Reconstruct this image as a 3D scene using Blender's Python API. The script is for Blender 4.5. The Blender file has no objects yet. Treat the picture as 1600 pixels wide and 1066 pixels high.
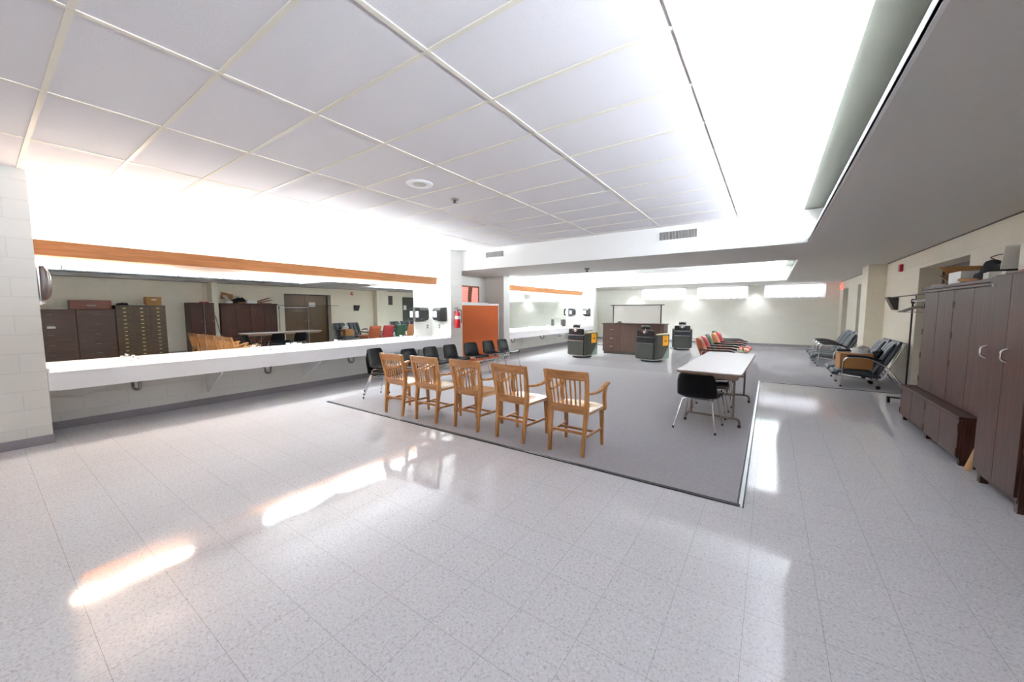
import bpy, bmesh, math, random
from mathutils import Vector, Matrix
random.seed(7)
PI = math.pi
R = math.radians
scene = bpy.context.scene
C = scene.collection

# ------------------------------------------------------------------ helpers
def lin(r, g, b):
    f = lambda c: (c / 255 / 12.92) if c / 255 <= .04045 else ((c / 255 + .055) / 1.055) ** 2.4
    return (f(r), f(g), f(b), 1)

class MB:
    """collects shapes, then links them as ONE mesh object"""
    def __init__(s): s.v = []; s.f = []; s.st = []
    def add(s, vs, fs):
        o = len(s.v); s.st.append((o, len(s.f))); s.v += [tuple(v) for v in vs]; s.f += [tuple(i + o for i in f) for f in fs]; return s
    def box(s, x0, x1, y0, y1, z0, z1, M=None):
        vs = [Vector((x, y, z)) for z in (z0, z1) for y in (y0, y1) for x in (x0, x1)]
        if M: vs = [M @ v for v in vs]
        return s.add(vs, [(0, 2, 3, 1), (4, 5, 7, 6), (0, 1, 5, 4), (2, 6, 7, 3), (0, 4, 6, 2), (1, 3, 7, 5)])
    def cbox(s, c, d, rot=(0, 0, 0)):
        from mathutils import Euler
        M = Matrix.Translation(c) @ Euler(rot).to_matrix().to_4x4()
        return s.box(-d[0] / 2, d[0] / 2, -d[1] / 2, d[1] / 2, -d[2] / 2, d[2] / 2, M)
    def prism(s, poly, a, b, axis='x'):
        n = len(poly)
        P = {'x': lambda p, t: (t, p[0], p[1]), 'y': lambda p, t: (p[0], t, p[1]), 'z': lambda p, t: (p[0], p[1], t)}[axis]
        vs = [P(p, a) for p in poly] + [P(p, b) for p in poly]
        return s.add(vs, [tuple(range(n))[::-1], tuple(range(n, 2 * n))] + [(i, (i + 1) % n, (i + 1) % n + n, i + n) for i in range(n)])
    def tube(s, path, r, n=8, caps=True, rad2=None):
        P = [Vector(p) for p in path]; m = len(P)
        T = [(P[min(i + 1, m - 1)] - P[max(i - 1, 0)]).normalized() for i in range(m)]
        up = Vector((0, 0, 1)) if abs(T[0].z) < .9 else Vector((1, 0, 0))
        a = T[0].cross(up).normalized(); vs = []
        for i in range(m):
            a = (a - T[i] * a.dot(T[i])).normalized(); b = T[i].cross(a)
            rr = r[i] if isinstance(r, (list, tuple)) else r
            r2 = rr if rad2 is None else rad2
            vs += [P[i] + a * (rr * math.cos(2 * PI * k / n)) + b * (r2 * math.sin(2 * PI * k / n)) for k in range(n)]
        fs = [(i * n + k, i * n + (k + 1) % n, (i + 1) * n + (k + 1) % n, (i + 1) * n + k) for i in range(m - 1) for k in range(n)]
        if caps: fs += [tuple(range(n))[::-1], tuple(range((m - 1) * n, m * n))]
        return s.add(vs, fs)
    def bar(s, p0, p1, w, d, up=(0, 1, 0), w1=None, d1=None):
        """square-section bar that may taper; w along side, d along up"""
        p0 = Vector(p0); p1 = Vector(p1); t = (p1 - p0).normalized(); u = Vector(up)
        u = (u - t * u.dot(t)).normalized(); c = t.cross(u); vs = []
        for p, ww, dd in ((p0, w, d), (p1, w1 or w, d1 or d)):
            vs += [p + c * (ww / 2 * a) + u * (dd / 2 * b) for a, b in ((-1, -1), (1, -1), (1, 1), (-1, 1))]
        return s.add(vs, [(3, 2, 1, 0), (4, 5, 6, 7)] + [(i, (i + 1) % 4, (i + 1) % 4 + 4, i + 4) for i in range(4)])
    def sweep(s, path, w, d, side=(1, 0, 0)):
        """rectangular section swept on a path in a plane normal to side"""
        P = [Vector(p) for p in path]; m = len(P); sd = Vector(side); vs = []
        for i in range(m):
            t = (P[min(i + 1, m - 1)] - P[max(i - 1, 0)]).normalized(); nn = t.cross(sd).normalized()
            ww = w[i] if isinstance(w, (list, tuple)) else w; dd = d[i] if isinstance(d, (list, tuple)) else d
            vs += [P[i] + sd * (ww / 2 * a) + nn * (dd / 2 * b) for a, b in ((-1, -1), (1, -1), (1, 1), (-1, 1))]
        fs = [(3, 2, 1, 0), tuple(range(4 * m - 4, 4 * m))]
        fs += [(i * 4 + k, i * 4 + (k + 1) % 4, i * 4 + 4 + (k + 1) % 4, i * 4 + 4 + k) for i in range(m - 1) for k in range(4)]
        return s.add(vs, fs)
    def lathe(s, prof, n=24, o=(0, 0, 0), M=None):
        vs = []
        for r, z in prof:
            for k in range(n):
                v = Vector((r * math.cos(2 * PI * k / n), r * math.sin(2 * PI * k / n), z))
                if M: v = M @ v
                vs.append(v + Vector(o))
        m = len(prof)
        fs = [(i * n + k, i * n + (k + 1) % n, (i + 1) * n + (k + 1) % n, (i + 1) * n + k) for i in range(m - 1) for k in range(n)]
        fs += [tuple(range(n))[::-1], tuple(range((m - 1) * n, m * n))]
        return s.add(vs, fs)
    def grid(s, fn, nu, nv):
        vs = [fn(i / nu, j / nv) for i in range(nu + 1) for j in range(nv + 1)]
        return s.add(vs, [(i * (nv + 1) + j, (i + 1) * (nv + 1) + j, (i + 1) * (nv + 1) + j + 1, i * (nv + 1) + j + 1) for i in range(nu) for j in range(nv)])
    def cushion(s, w, d, h, M=None, crown=.25, n=10, p=5):
        """a soft rectangular pad: w x d, height h, rounded edges"""
        vs = []; 
        def pt(a, b, top):
            x, y = (a * 2 - 1), (b * 2 - 1)
            e = max(0, 1 - abs(x) ** p) ** (1 / 2.5) * max(0, 1 - abs(y) ** p) ** (1 / 2.5)
            z = h / 2 * (.35 + .65 * e) if top else -h / 2 * (.35 + .65 * e)
            if top: z += crown * h * (1 - x * x) * (1 - y * y)
            v = Vector((x * w / 2, y * d / 2, z)); return M @ v if M else v
        s.grid(lambda a, b: pt(a, b, True), n, n); s.grid(lambda a, b: pt(b, a, False), n, n)
        N = n + 1; o = len(s.v) - 2 * N * N
        ring = [(i, 0) for i in range(n)] + [(n, j) for j in range(n)] + [(i, n) for i in range(n, 0, -1)] + [(0, j) for j in range(n, 0, -1)]
        for k in range(len(ring)):
            (i, j), (i2, j2) = ring[k], ring[(k + 1) % len(ring)]
            s.f.append((o + i * N + j, o + i2 * N + j2, o + N * N + j2 * N + i2, o + N * N + j * N + i))
        return s
    def each(s, name, m, parent, **k):
        """one object per added shape"""
        for i, (a, fa) in enumerate(s.st):
            b, fb = s.st[i + 1] if i + 1 < len(s.st) else (len(s.v), len(s.f))
            q = MB(); q.add(s.v[a:b], [tuple(j - a for j in f) for f in s.f[fa:fb]]); q.build(name, m, parent, **k)
    def build(s, name, m, parent=None, smooth=None, bev=0, loc=None, rot=None, seg=2):
        me = bpy.data.meshes.new(name); me.from_pydata(s.v, [], s.f); me.update()
        bm = bmesh.new(); bm.from_mesh(me); bmesh.ops.recalc_face_normals(bm, faces=bm.faces); bm.to_mesh(me); bm.free()
        if smooth is not None:
            me.polygons.foreach_set('use_smooth', [True] * len(me.polygons)); me.set_sharp_from_angle(angle=R(smooth))
        me.materials.append(m)
        o = bpy.data.objects.new(name, me); C.objects.link(o)
        if parent: o.parent = parent
        if loc: o.location = loc
        if rot: o.rotation_euler = rot
        if bev:
            md = o.modifiers.new('bevel', 'BEVEL'); md.width = bev; md.segments = seg; md.limit_method = 'ANGLE'; md.angle_limit = R(40)
        return o

def tag(o, label=None, cat=None, group=None, kind=None):
    if label: o['label'] = label
    if cat: o['category'] = cat
    if group: o['group'] = group
    if kind: o['kind'] = kind
    return o
def thing(name, label, cat, loc=(0, 0, 0), rz=0, group=None):
    o = bpy.data.objects.new(name, None); C.objects.link(o); o.empty_display_size = .1
    o.location = loc; o.rotation_euler = (0, 0, rz)
    return tag(o, label, cat, group)
def struct(mb, name, m, **k): return tag(mb.build(name, m, **k), kind='structure')
def kids(o): return [c for c in bpy.data.objects if c.parent == o]
def copy_tree(o, parent=None):
    c = o.copy(); C.objects.link(c); c.parent = parent
    for ch in kids(o): copy_tree(ch, c)
    return c
def place(src, first, loc, rz, label, group=None, rx=0):
    o = src if first else copy_tree(src)
    o.location = loc; o.rotation_euler = (rx, 0, rz); o['label'] = label
    if group: o['group'] = group
    return o
def bez(p0, p1, p2, n=6):
    p0, p1, p2 = Vector(p0), Vector(p1), Vector(p2)
    return [p0 * (1 - t) ** 2 + p1 * 2 * t * (1 - t) + p2 * t * t for t in [i / n for i in range(n + 1)]]
def rounded(pts, r, n=5):
    out = [Vector(pts[0])]
    for i in range(1, len(pts) - 1):
        a, b, c = Vector(pts[i - 1]), Vector(pts[i]), Vector(pts[i + 1])
        q = min(r, (a - b).length * .49, (c - b).length * .49)
        out += bez(b + (a - b).normalized() * q, b, b + (c - b).normalized() * q, n)
    return out + [Vector(pts[-1])]

# ------------------------------------------------------------------ materials
def nodes(name):
    m = bpy.data.materials.new(name); m.use_nodes = True; nt = m.node_tree
    return m, nt, nt.nodes['Principled BSDF']
def L(nt, a, b): nt.links.new(a, b)
def N(nt, t, **k):
    n = nt.nodes.new(t)
    for a, b in k.items():
        if hasattr(n, a): setattr(n, a, b)
        else: n.inputs[a].default_value = b
    return n
def plain(name, col, rough=.5, metal=0, coat=0, var=.06, scale=18, bump=0, bscale=200, sheen=0):
    m, nt, b = nodes(name)
    b.inputs['Roughness'].default_value = rough; b.inputs['Metallic'].default_value = metal; b.inputs['Coat Weight'].default_value = coat
    tc = N(nt, 'ShaderNodeTexCoord'); nz = N(nt, 'ShaderNodeTexNoise'); nz.inputs['Scale'].default_value = scale; nz.inputs['Detail'].default_value = 3
    L(nt, tc.outputs['Object'], nz.inputs['Vector'])
    mx = N(nt, 'ShaderNodeMix', data_type='RGBA')
    mx.inputs[6].default_value = tuple(c * (1 - var) for c in col[:3]) + (1,); mx.inputs[7].default_value = tuple(min(1, c * (1 + var)) for c in col[:3]) + (1,)
    L(nt, nz.outputs['Fac'], mx.inputs[0]); L(nt, mx.outputs[2], b.inputs['Base Color'])
    if sheen: b.inputs['Sheen Weight'].default_value = sheen
    if bump:
        n2 = N(nt, 'ShaderNodeTexNoise'); n2.inputs['Scale'].default_value = bscale; n2.inputs['Detail'].default_value = 4
        L(nt, tc.outputs['Object'], n2.inputs['Vector'])
        bp = N(nt, 'ShaderNodeBump'); bp.inputs['Strength'].default_value = bump; bp.inputs['Distance'].default_value = .003
        L(nt, n2.outputs['Fac'], bp.inputs['Height']); L(nt, bp.outputs['Normal'], b.inputs['Normal'])
    return m
def wood(name, c0, c1, rough=.35, axis=2, coat=.2, scale=1.0, figure=.5):
    m, nt, b = nodes(name)
    b.inputs['Roughness'].default_value = rough; b.inputs['Coat Weight'].default_value = coat; b.inputs['Coat Roughness'].default_value = .15
    tc = N(nt, 'ShaderNodeTexCoord'); mp = N(nt, 'ShaderNodeMapping')
    s = [38 * scale] * 3; s[axis] = 2.2 * scale; mp.inputs['Scale'].default_value = s
    L(nt, tc.outputs['Object'], mp.inputs['Vector'])
    oi = N(nt, 'ShaderNodeObjectInfo'); ad = N(nt, 'ShaderNodeVectorMath', operation='ADD')
    L(nt, oi.outputs['Random'], ad.inputs[1]); L(nt, mp.outputs['Vector'], ad.inputs[0])
    nz = N(nt, 'ShaderNodeTexNoise'); nz.inputs['Scale'].default_value = 1; nz.inputs['Detail'].default_value = 6; nz.inputs['Distortion'].default_value = figure
    L(nt, ad.outputs['Vector'], nz.inputs['Vector'])
    cr = N(nt, 'ShaderNodeValToRGB'); cr.color_ramp.elements[0].position = .3; cr.color_ramp.elements[1].position = .72
    cr.color_ramp.elements[0].color = c0; cr.color_ramp.elements[1].color = c1
    L(nt, nz.outputs['Fac'], cr.inputs['Fac']); L(nt, cr.outputs['Color'], b.inputs['Base Color'])
    bp = N(nt, 'ShaderNodeBump'); bp.inputs['Strength'].default_value = .08; bp.inputs['Distance'].default_value = .002
    L(nt, nz.outputs['Fac'], bp.inputs['Height']); L(nt, bp.outputs['Normal'], b.inputs['Normal'])
    return m
def emit(name, col, st):
    m, nt, b = nodes(name); b.inputs['Base Color'].default_value = (.8, .8, .8, 1)
    b.inputs['Emission Color'].default_value = col; b.inputs['Roughness'].default_value = .6
    if st < .3: b.inputs['Base Color'].default_value = col
    b.inputs['Emission Strength'].default_value = st; return m
def block_wall(name, col, rough=.55, joint=.9):
    """painted concrete block: running bond joints, orange-peel paint"""
    m, nt, b = nodes(name); b.inputs['Roughness'].default_value = rough
    tc = N(nt, 'ShaderNodeTexCoord'); sp = N(nt, 'ShaderNodeSeparateXYZ'); L(nt, tc.outputs['Object'], sp.inputs[0])
    ad = N(nt, 'ShaderNodeMath', operation='ADD'); L(nt, sp.outputs[0], ad.inputs[0]); L(nt, sp.outputs[1], ad.inputs[1])
    cb = N(nt, 'ShaderNodeCombineXYZ'); L(nt, ad.outputs[0], cb.inputs[0]); L(nt, sp.outputs[2], cb.inputs[1])
    br = N(nt, 'ShaderNodeTexBrick'); br.offset = .5
    for k, v in (('Scale', 1), ('Brick Width', .4064), ('Row Height', .2032), ('Mortar Size', .006), ('Mortar Smooth', .6)): br.inputs[k].default_value = v
    br.inputs['Color1'].default_value = col; br.inputs['Color2'].default_value = tuple(c * .975 for c in col[:3]) + (1,)
    br.inputs['Mortar'].default_value = tuple(c * joint for c in col[:3]) + (1,)
    L(nt, cb.outputs[0], br.inputs['Vector']); L(nt, br.outputs['Color'], b.inputs['Base Color'])
    nz = N(nt, 'ShaderNodeTexNoise'); nz.inputs['Scale'].default_value = 90; nz.inputs['Detail'].default_value = 3; L(nt, tc.outputs['Object'], nz.inputs['Vector'])
    sb = N(nt, 'ShaderNodeMath', operation='MULTIPLY_ADD'); L(nt, br.outputs['Fac'], sb.inputs[0]); sb.inputs[1].default_value = -1.0; 
    ml = N(nt, 'ShaderNodeMath', operation='MULTIPLY'); L(nt, nz.outputs['Fac'], ml.inputs[0]); ml.inputs[1].default_value = .35; L(nt, ml.outputs[0], sb.inputs[2])
    bp = N(nt, 'ShaderNodeBump'); bp.inputs['Strength'].default_value = .35; bp.inputs['Distance'].default_value = .004
    L(nt, sb.outputs[0], bp.inputs['Height']); L(nt, bp.outputs['Normal'], b.inputs['Normal'])
    return m
def floor_tiles(name):
    m, nt, b = nodes(name)
    tc = N(nt, 'ShaderNodeTexCoord'); mp = N(nt, 'ShaderNodeMapping'); mp.inputs['Location'].default_value = (1.2574, -.83, 0)
    L(nt, tc.outputs['Object'], mp.inputs['Vector'])
    br = N(nt, 'ShaderNodeTexBrick'); br.offset = 0
    for k, v in (('Scale', 1), ('Brick Width', .3048), ('Row Height', .3048), ('Mortar Size', .0010), ('Mortar Smooth', .3)): br.inputs[k].default_value = v
    a = lin(214, 212, 215); br.inputs['Color1'].default_value = a; br.inputs['Color2'].default_value = tuple(c * .98 for c in a[:3]) + (1,)
    br.inputs['Mortar'].default_value = lin(152, 148, 148)
    L(nt, mp.outputs[0], br.inputs['Vector'])
    v1 = N(nt, 'ShaderNodeTexNoise'); v1.inputs['Scale'].default_value = 75; v1.inputs['Detail'].default_value = 4; v1.inputs['Roughness'].default_value = .7; v1.inputs['Distortion'].default_value = .6
    L(nt, tc.outputs['Object'], v1.inputs['Vector'])
    r1 = N(nt, 'ShaderNodeValToRGB'); e = r1.color_ramp.elements; e[0].position = .36; e[0].color = (.62, .61, .62, 1); e[1].position = .47; e[1].color = (1, 1, 1, 1)
    x = e.new(.56); x.color = (1, 1, 1, 1); x = e.new(.64); x.color = (1.2, 1.2, 1.2, 1)
    L(nt, v1.outputs['Fac'], r1.inputs['Fac'])
    mx = N(nt, 'ShaderNodeMix', data_type='RGBA', blend_type='MULTIPLY'); mx.inputs[0].default_value = .75
    L(nt, br.outputs['Color'], mx.inputs[6]); L(nt, r1.outputs['Color'], mx.inputs[7]); L(nt, mx.outputs[2], b.inputs['Base Color'])
    rn = N(nt, 'ShaderNodeTexNoise'); rn.inputs['Scale'].default_value = 2.2; rn.inputs['Detail'].default_value = 5; L(nt, tc.outputs['Object'], rn.inputs['Vector'])
    rr = N(nt, 'ShaderNodeMapRange'); rr.inputs['From Min'].default_value = .3; rr.inputs['From Max'].default_value = .7; rr.inputs['To Min'].default_value = .035; rr.inputs['To Max'].default_value = .10
    L(nt, rn.outputs['Fac'], rr.inputs['Value']); L(nt, rr.outputs['Result'], b.inputs['Roughness'])
    b.inputs['IOR'].default_value = 1.5
    bn = N(nt, 'ShaderNodeTexNoise'); bn.inputs['Scale'].default_value = 9; bn.inputs['Detail'].default_value = 2; L(nt, tc.outputs['Object'], bn.inputs['Vector'])
    bp = N(nt, 'ShaderNodeBump'); bp.inputs['Strength'].default_value = .035; bp.inputs['Distance'].default_value = .006
    sm = N(nt, 'ShaderNodeMath', operation='MULTIPLY_ADD'); L(nt, br.outputs['Fac'], sm.inputs[0]); sm.inputs[1].default_value = -.25; L(nt, bn.outputs['Fac'], sm.inputs[2])
    L(nt, sm.outputs[0], bp.inputs['Height']); L(nt, bp.outputs['Normal'], b.inputs['Normal'])
    return m

M = {}
M['floor'] = floor_tiles('vinyl_composition_tile')
M['wall'] = block_wall('painted_block_white', lin(232, 229, 222))
M['wall_r'] = block_wall('painted_block_cream', lin(238, 231, 214), joint=.93)
M['wall_f'] = block_wall('painted_block_far', lin(238, 236, 226), joint=.93)
M['cove'] = plain('dark_olive_cove', lin(54, 54, 43), .8, var=.02)  # dark olive on the cove's back wall and the ceiling strip beside it
M['soffit'] = plain('plaster_soffit', lin(214, 211, 205), .8, var=.02, bump=.15, bscale=60)
M['paint'] = plain('white_paint', lin(242, 241, 238), .6, var=.01)
M['ceil'] = plain('ceiling_panel', lin(226, 222, 224), .9, var=.03, scale=60, bump=.5, bscale=120)
M['tbar'] = plain('cream_grid_bar', lin(224, 217, 203), .5, var=.02)
M['base'] = plain('grey_vinyl_base', lin(150, 144, 148), .45, var=.03)
M['carpet'] = plain('grey_carpet', lin(152, 148, 152), .95, var=.34, scale=85, bump=.8, bscale=260, sheen=.2)
M['blackrub'] = plain('black_rubber', lin(28, 27, 28), .45, var=.05)
M['alu'] = plain('aluminium', (.6, .61, .63, 1), .3, 1, var=.04)
M['chrome'] = plain('chrome', (.78, .78, .80, 1), .12, 1, var=.03)
M['trap'] = plain('dull_plated_pipe', (.34, .33, .33, 1), .22, 1, var=.1)
M['steel'] = plain('grey_steel', lin(150, 146, 140), .4, .6, var=.04)
M['tubegrey'] = plain('brown_grey_enamel', lin(120, 108, 96), .4, .2, var=.04)
M['oak'] = wood('golden_oak', lin(154, 96, 44), lin(208, 150, 84), .33, 2, .3)
M['oak_s'] = wood('golden_oak_seat', lin(188, 138, 80), lin(224, 178, 116), .25, 1, .5)
M['oak_h'] = wood('golden_oak_rail', lin(146, 90, 42), lin(196, 138, 76), .33, 0, .3)
M['valance'] = wood('stained_oak_valance', lin(150, 94, 50), lin(184, 122, 72), .45, 1, .1)
M['walnut'] = wood('dark_walnut_veneer', lin(40, 18, 12), lin(84, 43, 31), .46, 2, .05, .7, 1.5)
M['walnut_h'] = wood('dark_walnut_veneer_cross', lin(40, 20, 15), lin(76, 43, 34), .46, 1, .05, .7, 1.5)
M['mahog'] = wood('red_mahogany', lin(72, 34, 24), lin(120, 64, 46), .3, 2, .5, .7, 1.2)
for k_ in ('walnut', 'walnut_h', 'mahog'): M[k_].node_tree.nodes['Principled BSDF'].inputs['Specular IOR Level'].default_value = .35
M['chest'] = wood('dark_brown_oak', lin(58, 38, 30), lin(88, 60, 48), .4, 1, .2)
M['chest2'] = wood('olive_brown_oak', lin(56, 40, 24), lin(88, 66, 42), .4, 1, .2)
M['redcase'] = wood('reddish_case_wood', lin(96, 46, 34), lin(130, 70, 52), .4, 1, .3)
M['desk'] = wood('brown_laminate', lin(66, 44, 36), lin(92, 66, 55), .4, 2, .1)
M['doorw'] = wood('brown_door_veneer', lin(78, 58, 36), lin(110, 84, 54), .4, 2, .2, .6)
M['darkdoor'] = plain('dark_grey_door', lin(84, 82, 76), .5)
M['frame'] = plain('bronze_frame', lin(66, 58, 52), .45)
M['shell'] = plain('black_plastic_shell', lin(8, 8, 10), .34, var=.1, bump=.1, bscale=300)
M['shell'].node_tree.nodes['Principled BSDF'].inputs['Specular IOR Level'].default_value = .2
M['black'] = plain('black_plastic', lin(26, 25, 26), .35)
M['dkgrey'] = plain('charcoal_plastic', lin(70, 66, 64), .3)
M['brownp'] = plain('smoked_brown_plastic', lin(62, 42, 36), .2)
M['white'] = plain('white_plastic', lin(240, 240, 240), .4, var=.01)
M['counter'] = plain('white_laminate', lin(240, 239, 240), .3, var=.01)
M['tabletop'] = plain('white_table_laminate', lin(228, 222, 222), .22, var=.03, scale=4)
M['tedge'] = plain('brown_table_edge', lin(150, 122, 104), .45)
M['orange'] = plain('orange_fabric_panel', lin(198, 92, 32), .95, var=.12, scale=220, bump=.5, bscale=350, sheen=.2)
M['red'] = plain('fire_red', lin(190, 22, 34), .3)
M['vred'] = plain('red_vinyl', lin(186, 62, 66), .42, var=.08)
M['vterra'] = plain('terracotta_vinyl', lin(196, 104, 66), .42, var=.08)
M['vpeach'] = plain('peach_vinyl', lin(212, 140, 96), .42, var=.08)
M['vgreen'] = plain('green_vinyl', lin(66, 104, 76), .42, var=.08)
M['vblue'] = plain('slate_blue_vinyl', lin(74, 80, 87), .38, var=.08)
M['olive'] = plain('grey_green_vinyl', lin(62, 62, 56), .45, var=.06)
M['sage'] = plain('pale_sage_enamel', lin(142, 160, 146), .35)
M['creamv'] = plain('cream_vinyl', lin(220, 212, 180), .4)
M['yellow'] = plain('yellow_card', lin(248, 178, 24), .6)
M['redor'] = plain('rust_print', lin(206, 108, 24), .6)
M['card'] = plain('cardboard', lin(170, 122, 72), .8, var=.06)
M['cardd'] = plain('brown_cardboard', lin(132, 96, 60), .8, var=.08)
M['paper'] = plain('paper', lin(236, 234, 228), .8, var=.02)
M['cloth'] = plain('dark_cloth', lin(40, 40, 44), .9, var=.2, bump=.6, bscale=60)
M['clothw'] = plain('white_cloth', lin(222, 222, 222), .9, var=.08, bump=.5, bscale=60)
M['brass'] = plain('aged_brass', (.75, .58, .26, 1), .3, 1)
M['pink'] = emit('backlit_pink_blind', lin(232, 150, 138), .10)
M['curtbr'] = plain('brown_curtain', lin(150, 96, 72), .9)
M['mirror'] = plain('mirror_glass', (.88, .92, .90, 1), .0, 1, var=0)
M['ventd'] = plain('dark_grille', lin(78, 74, 72), .5)
M['ventl'] = plain('light_grille', lin(200, 197, 192), .5)
M['hinge'] = plain('dark_bronze', lin(92, 74, 58), .4, .8)
M['stick'] = wood('pale_stick', lin(176, 130, 84), lin(206, 164, 116), .5, 2, 0)
TUBE = 1.0
M['tube_n'] = emit('tube_neutral', (.83, .94, 1, 1), 50 * TUBE)
M['tube_f'] = emit('tube_far_neutral', (.84, .95, 1, 1), 66)
M['tube_w'] = emit('tube_warm', (1, .79, .60, 1), 42 * TUBE)
M['tube_c'] = emit('tube_cool', (.78, .88, 1, 1), 56 * TUBE)
M['tube_g'] = emit('tube_cool_white', (.82, .95, 1, 1), 165 * TUBE)
M['pane'] = emit('daylight_pane', (.93, .95, 1, 1), .48)
M['tube_off'] = plain('unlit_tube', (.85, .85, .85, 1), .3)
M['exitr'] = emit('exit_red', (1, .12, .08, 1), .25)
M['lens'] = emit('downlight_lens', (.9, .94, 1, 1), 1.5)
mm, nt, b = nodes('sheer_curtain'); M['curtain'] = mm
b.inputs['Base Color'].default_value = (.9, .9, .93, 1); b.inputs['Roughness'].default_value = .9
tl = N(nt, 'ShaderNodeBsdfTranslucent'); tl.inputs['Color'].default_value = (.9, .9, .95, 1); ms = N(nt, 'ShaderNodeMixShader'); ms.inputs[0].default_value = .6
wv = N(nt, 'ShaderNodeTexNoise'); wv.inputs['Scale'].default_value = 30
L(nt, b.outputs[0], ms.inputs[1]); L(nt, tl.outputs[0], ms.inputs[2]); L(nt, ms.outputs[0], nt.nodes['Material Output'].inputs['Surface'])

# ------------------------------------------------------------------ the room
XL, XP, XR = -7.25, -6.55, 2.1          # mirror wall, pier faces, right wall
ZC, ZS = 2.965, 2.48                    # grid ceiling, soffit
YN, YF = -3.6, 18.3
XC = .42                                # soffit edge along the right
B0, B1, B2 = 7.22, 9.6, 16.0            # beam, second bay
PY1, PY2, PY3 = 6.8, 9.05, 15.93        # piers
ZT = 3.2
struct(MB().box(XL - .3, XR + .6, YN - .2, YF + .2, -.12, 0), 'floor', M['floor'])
lw = MB().box(XL - .3, XL, YN, YF, 0, ZT)
for a, b_ in ((YN, .43), (PY1, B0 - .002), (PY2, PY2 + .3), (PY3, PY3 + .28)): lw.box(XL, XP, a, b_, 0, ZC)
struct(lw, 'wall_left', M['wall'])
struct(MB().box(XL - .3, XR + .4, YN - .2, YN, 0, ZT), 'wall_near', M['wall'])
# far wall with three high windows
WIN = [(-5.09, -3.15), (-2.69, -.78), (-.24, 1.68)]; WZ0, WZ1 = 1.97, 2.46
fw = MB().box(XL - .3, XR + .4, YF, YF + .2, 0, WZ0).box(XL - .3, XR + .4, YF, YF + .2, WZ1, ZT)
xs = [XL - .3] + [v for w in WIN for v in w] + [XR + .4]
for i in range(0, len(xs), 2): fw.box(xs[i], xs[i + 1], YF, YF + .2, WZ0, WZ1)
struct(fw, 'wall_far', M['wall_f'])
# right wall with door recesses and pilasters
DOORS = [(7.4, 9.4, 2.18), (13.45, 14.9, 2.2), (16.55, 17.6, 2.2)]
rw = MB(); y = YN
for a, b_, z in DOORS:
    rw.box(XR, XR + .35, y, a, 0, ZT); rw.box(XR, XR + .35, a, b_, z, ZT); y = b_
rw.box(XR, XR + .35, y, YF, 0, ZT)
struct(rw, 'wall_right', M['wall_r'])
struct(MB().box(1.7, XR - .001, 4.86, 5.03, 0, ZS), 'pilaster', M['wall_r'])
struct(MB().box(1.79, XR - .001, 11.62, 12.3, 0, ZS), 'pilaster', M['wall_r'])
# ceilings
c = MB().box(XL, XC - .07, YN, B0 + .3, ZC, ZC + .1); c.box(XL, XC - .07, B1 - .3, B2 + .3, ZC, ZC + .1)
struct(c, 'ceiling', M['ceil'])
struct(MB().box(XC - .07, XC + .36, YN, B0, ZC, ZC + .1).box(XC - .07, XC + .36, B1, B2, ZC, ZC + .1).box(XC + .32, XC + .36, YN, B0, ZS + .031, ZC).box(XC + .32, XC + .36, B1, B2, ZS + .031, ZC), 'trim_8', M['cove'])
g = MB(); bw = .015
for n in range(-2, 6):
    x = -1.6967 + 1.2192 * (-n) 
    if XL + .03 < x < XC - .1:
        g.box(x - bw, x + bw, YN, B0, ZC - .006, ZC); g.box(x - bw, x + bw, B1, B2, ZC - .006, ZC)
for n in range(-8, 40):
    yy = .3821 + .6096 * n
    if YN < yy < B0 - .05 or B1 + .05 < yy < B2 - .05: g.box(XL, XC - .07, yy - bw, yy + bw, ZC - .0055, ZC)
struct(g, 'trim_1', M['tbar'])
s = MB().box(XC, XR, YN, YF, ZS, ZS + .03)                    # soffit along the right wall
s.box(XL, XC, B0 + .03, B1 - .03, ZS, ZS + .03); s.box(XL, XC, B2 + .03, YF, ZS, ZS + .03)
struct(s, 'ceiling.001', M['soffit'])
s = MB()
for a in (B0, B1 - .03, B2): s.box(XL, XC - .001, a, a + .03, ZS, ZC).box(XC - .001, XC + .36, a, a + .03, ZS + .031, ZC)
struct(s, 'trim_2', M['paint'])
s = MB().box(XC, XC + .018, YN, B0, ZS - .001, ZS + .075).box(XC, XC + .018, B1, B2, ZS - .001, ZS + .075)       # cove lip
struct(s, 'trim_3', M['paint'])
# soffit joint line on the right wall
struct(MB().box(XR - .012, XR, 5.04, 11.61, ZS - .014, ZS).box(XR - .012, XR, YN, 4.85, ZS - .014, ZS).box(XR - .012, XR, 12.31, YF, ZS - .014, ZS), 'trim_4', M['frame'])
# baseboards
bb = MB().box(XL, XL + .008, .43, PY1, 0, .1).box(XP, XP + .008, YN, .43, 0, .1).box(XL, XP + .008, .43, .438, 0, .1)
bb.box(XL, XL + .008, PY2 + .3, PY3, 0, .1).box(XP, XP + .008, PY1, B0, 0, .1).box(XP, XP + .008, PY2, PY2 + .3, 0, .1).box(XP, XP + .008, PY3, PY3 + .28, 0, .1).box(XL, XL + .008, PY3 + .28, YF, 0, .1)
struct(bb, 'baseboard_left', M['base'])
struct(MB().box(XL, XR, YF - .008, YF, 0, .1), 'baseboard_far', M['base'])
bb = MB().box(XR - .008, XR, YN, 4.85, 0, .1).box(XR - .008, XR, 9.4, 11.62, 0, .1).box(XR - .008, XR, 12.31, 13.45, 0, .1).box(XR - .008, XR, 14.9, 16.55, 0, .1)
struct(bb, 'baseboard_right', M['base'])
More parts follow.
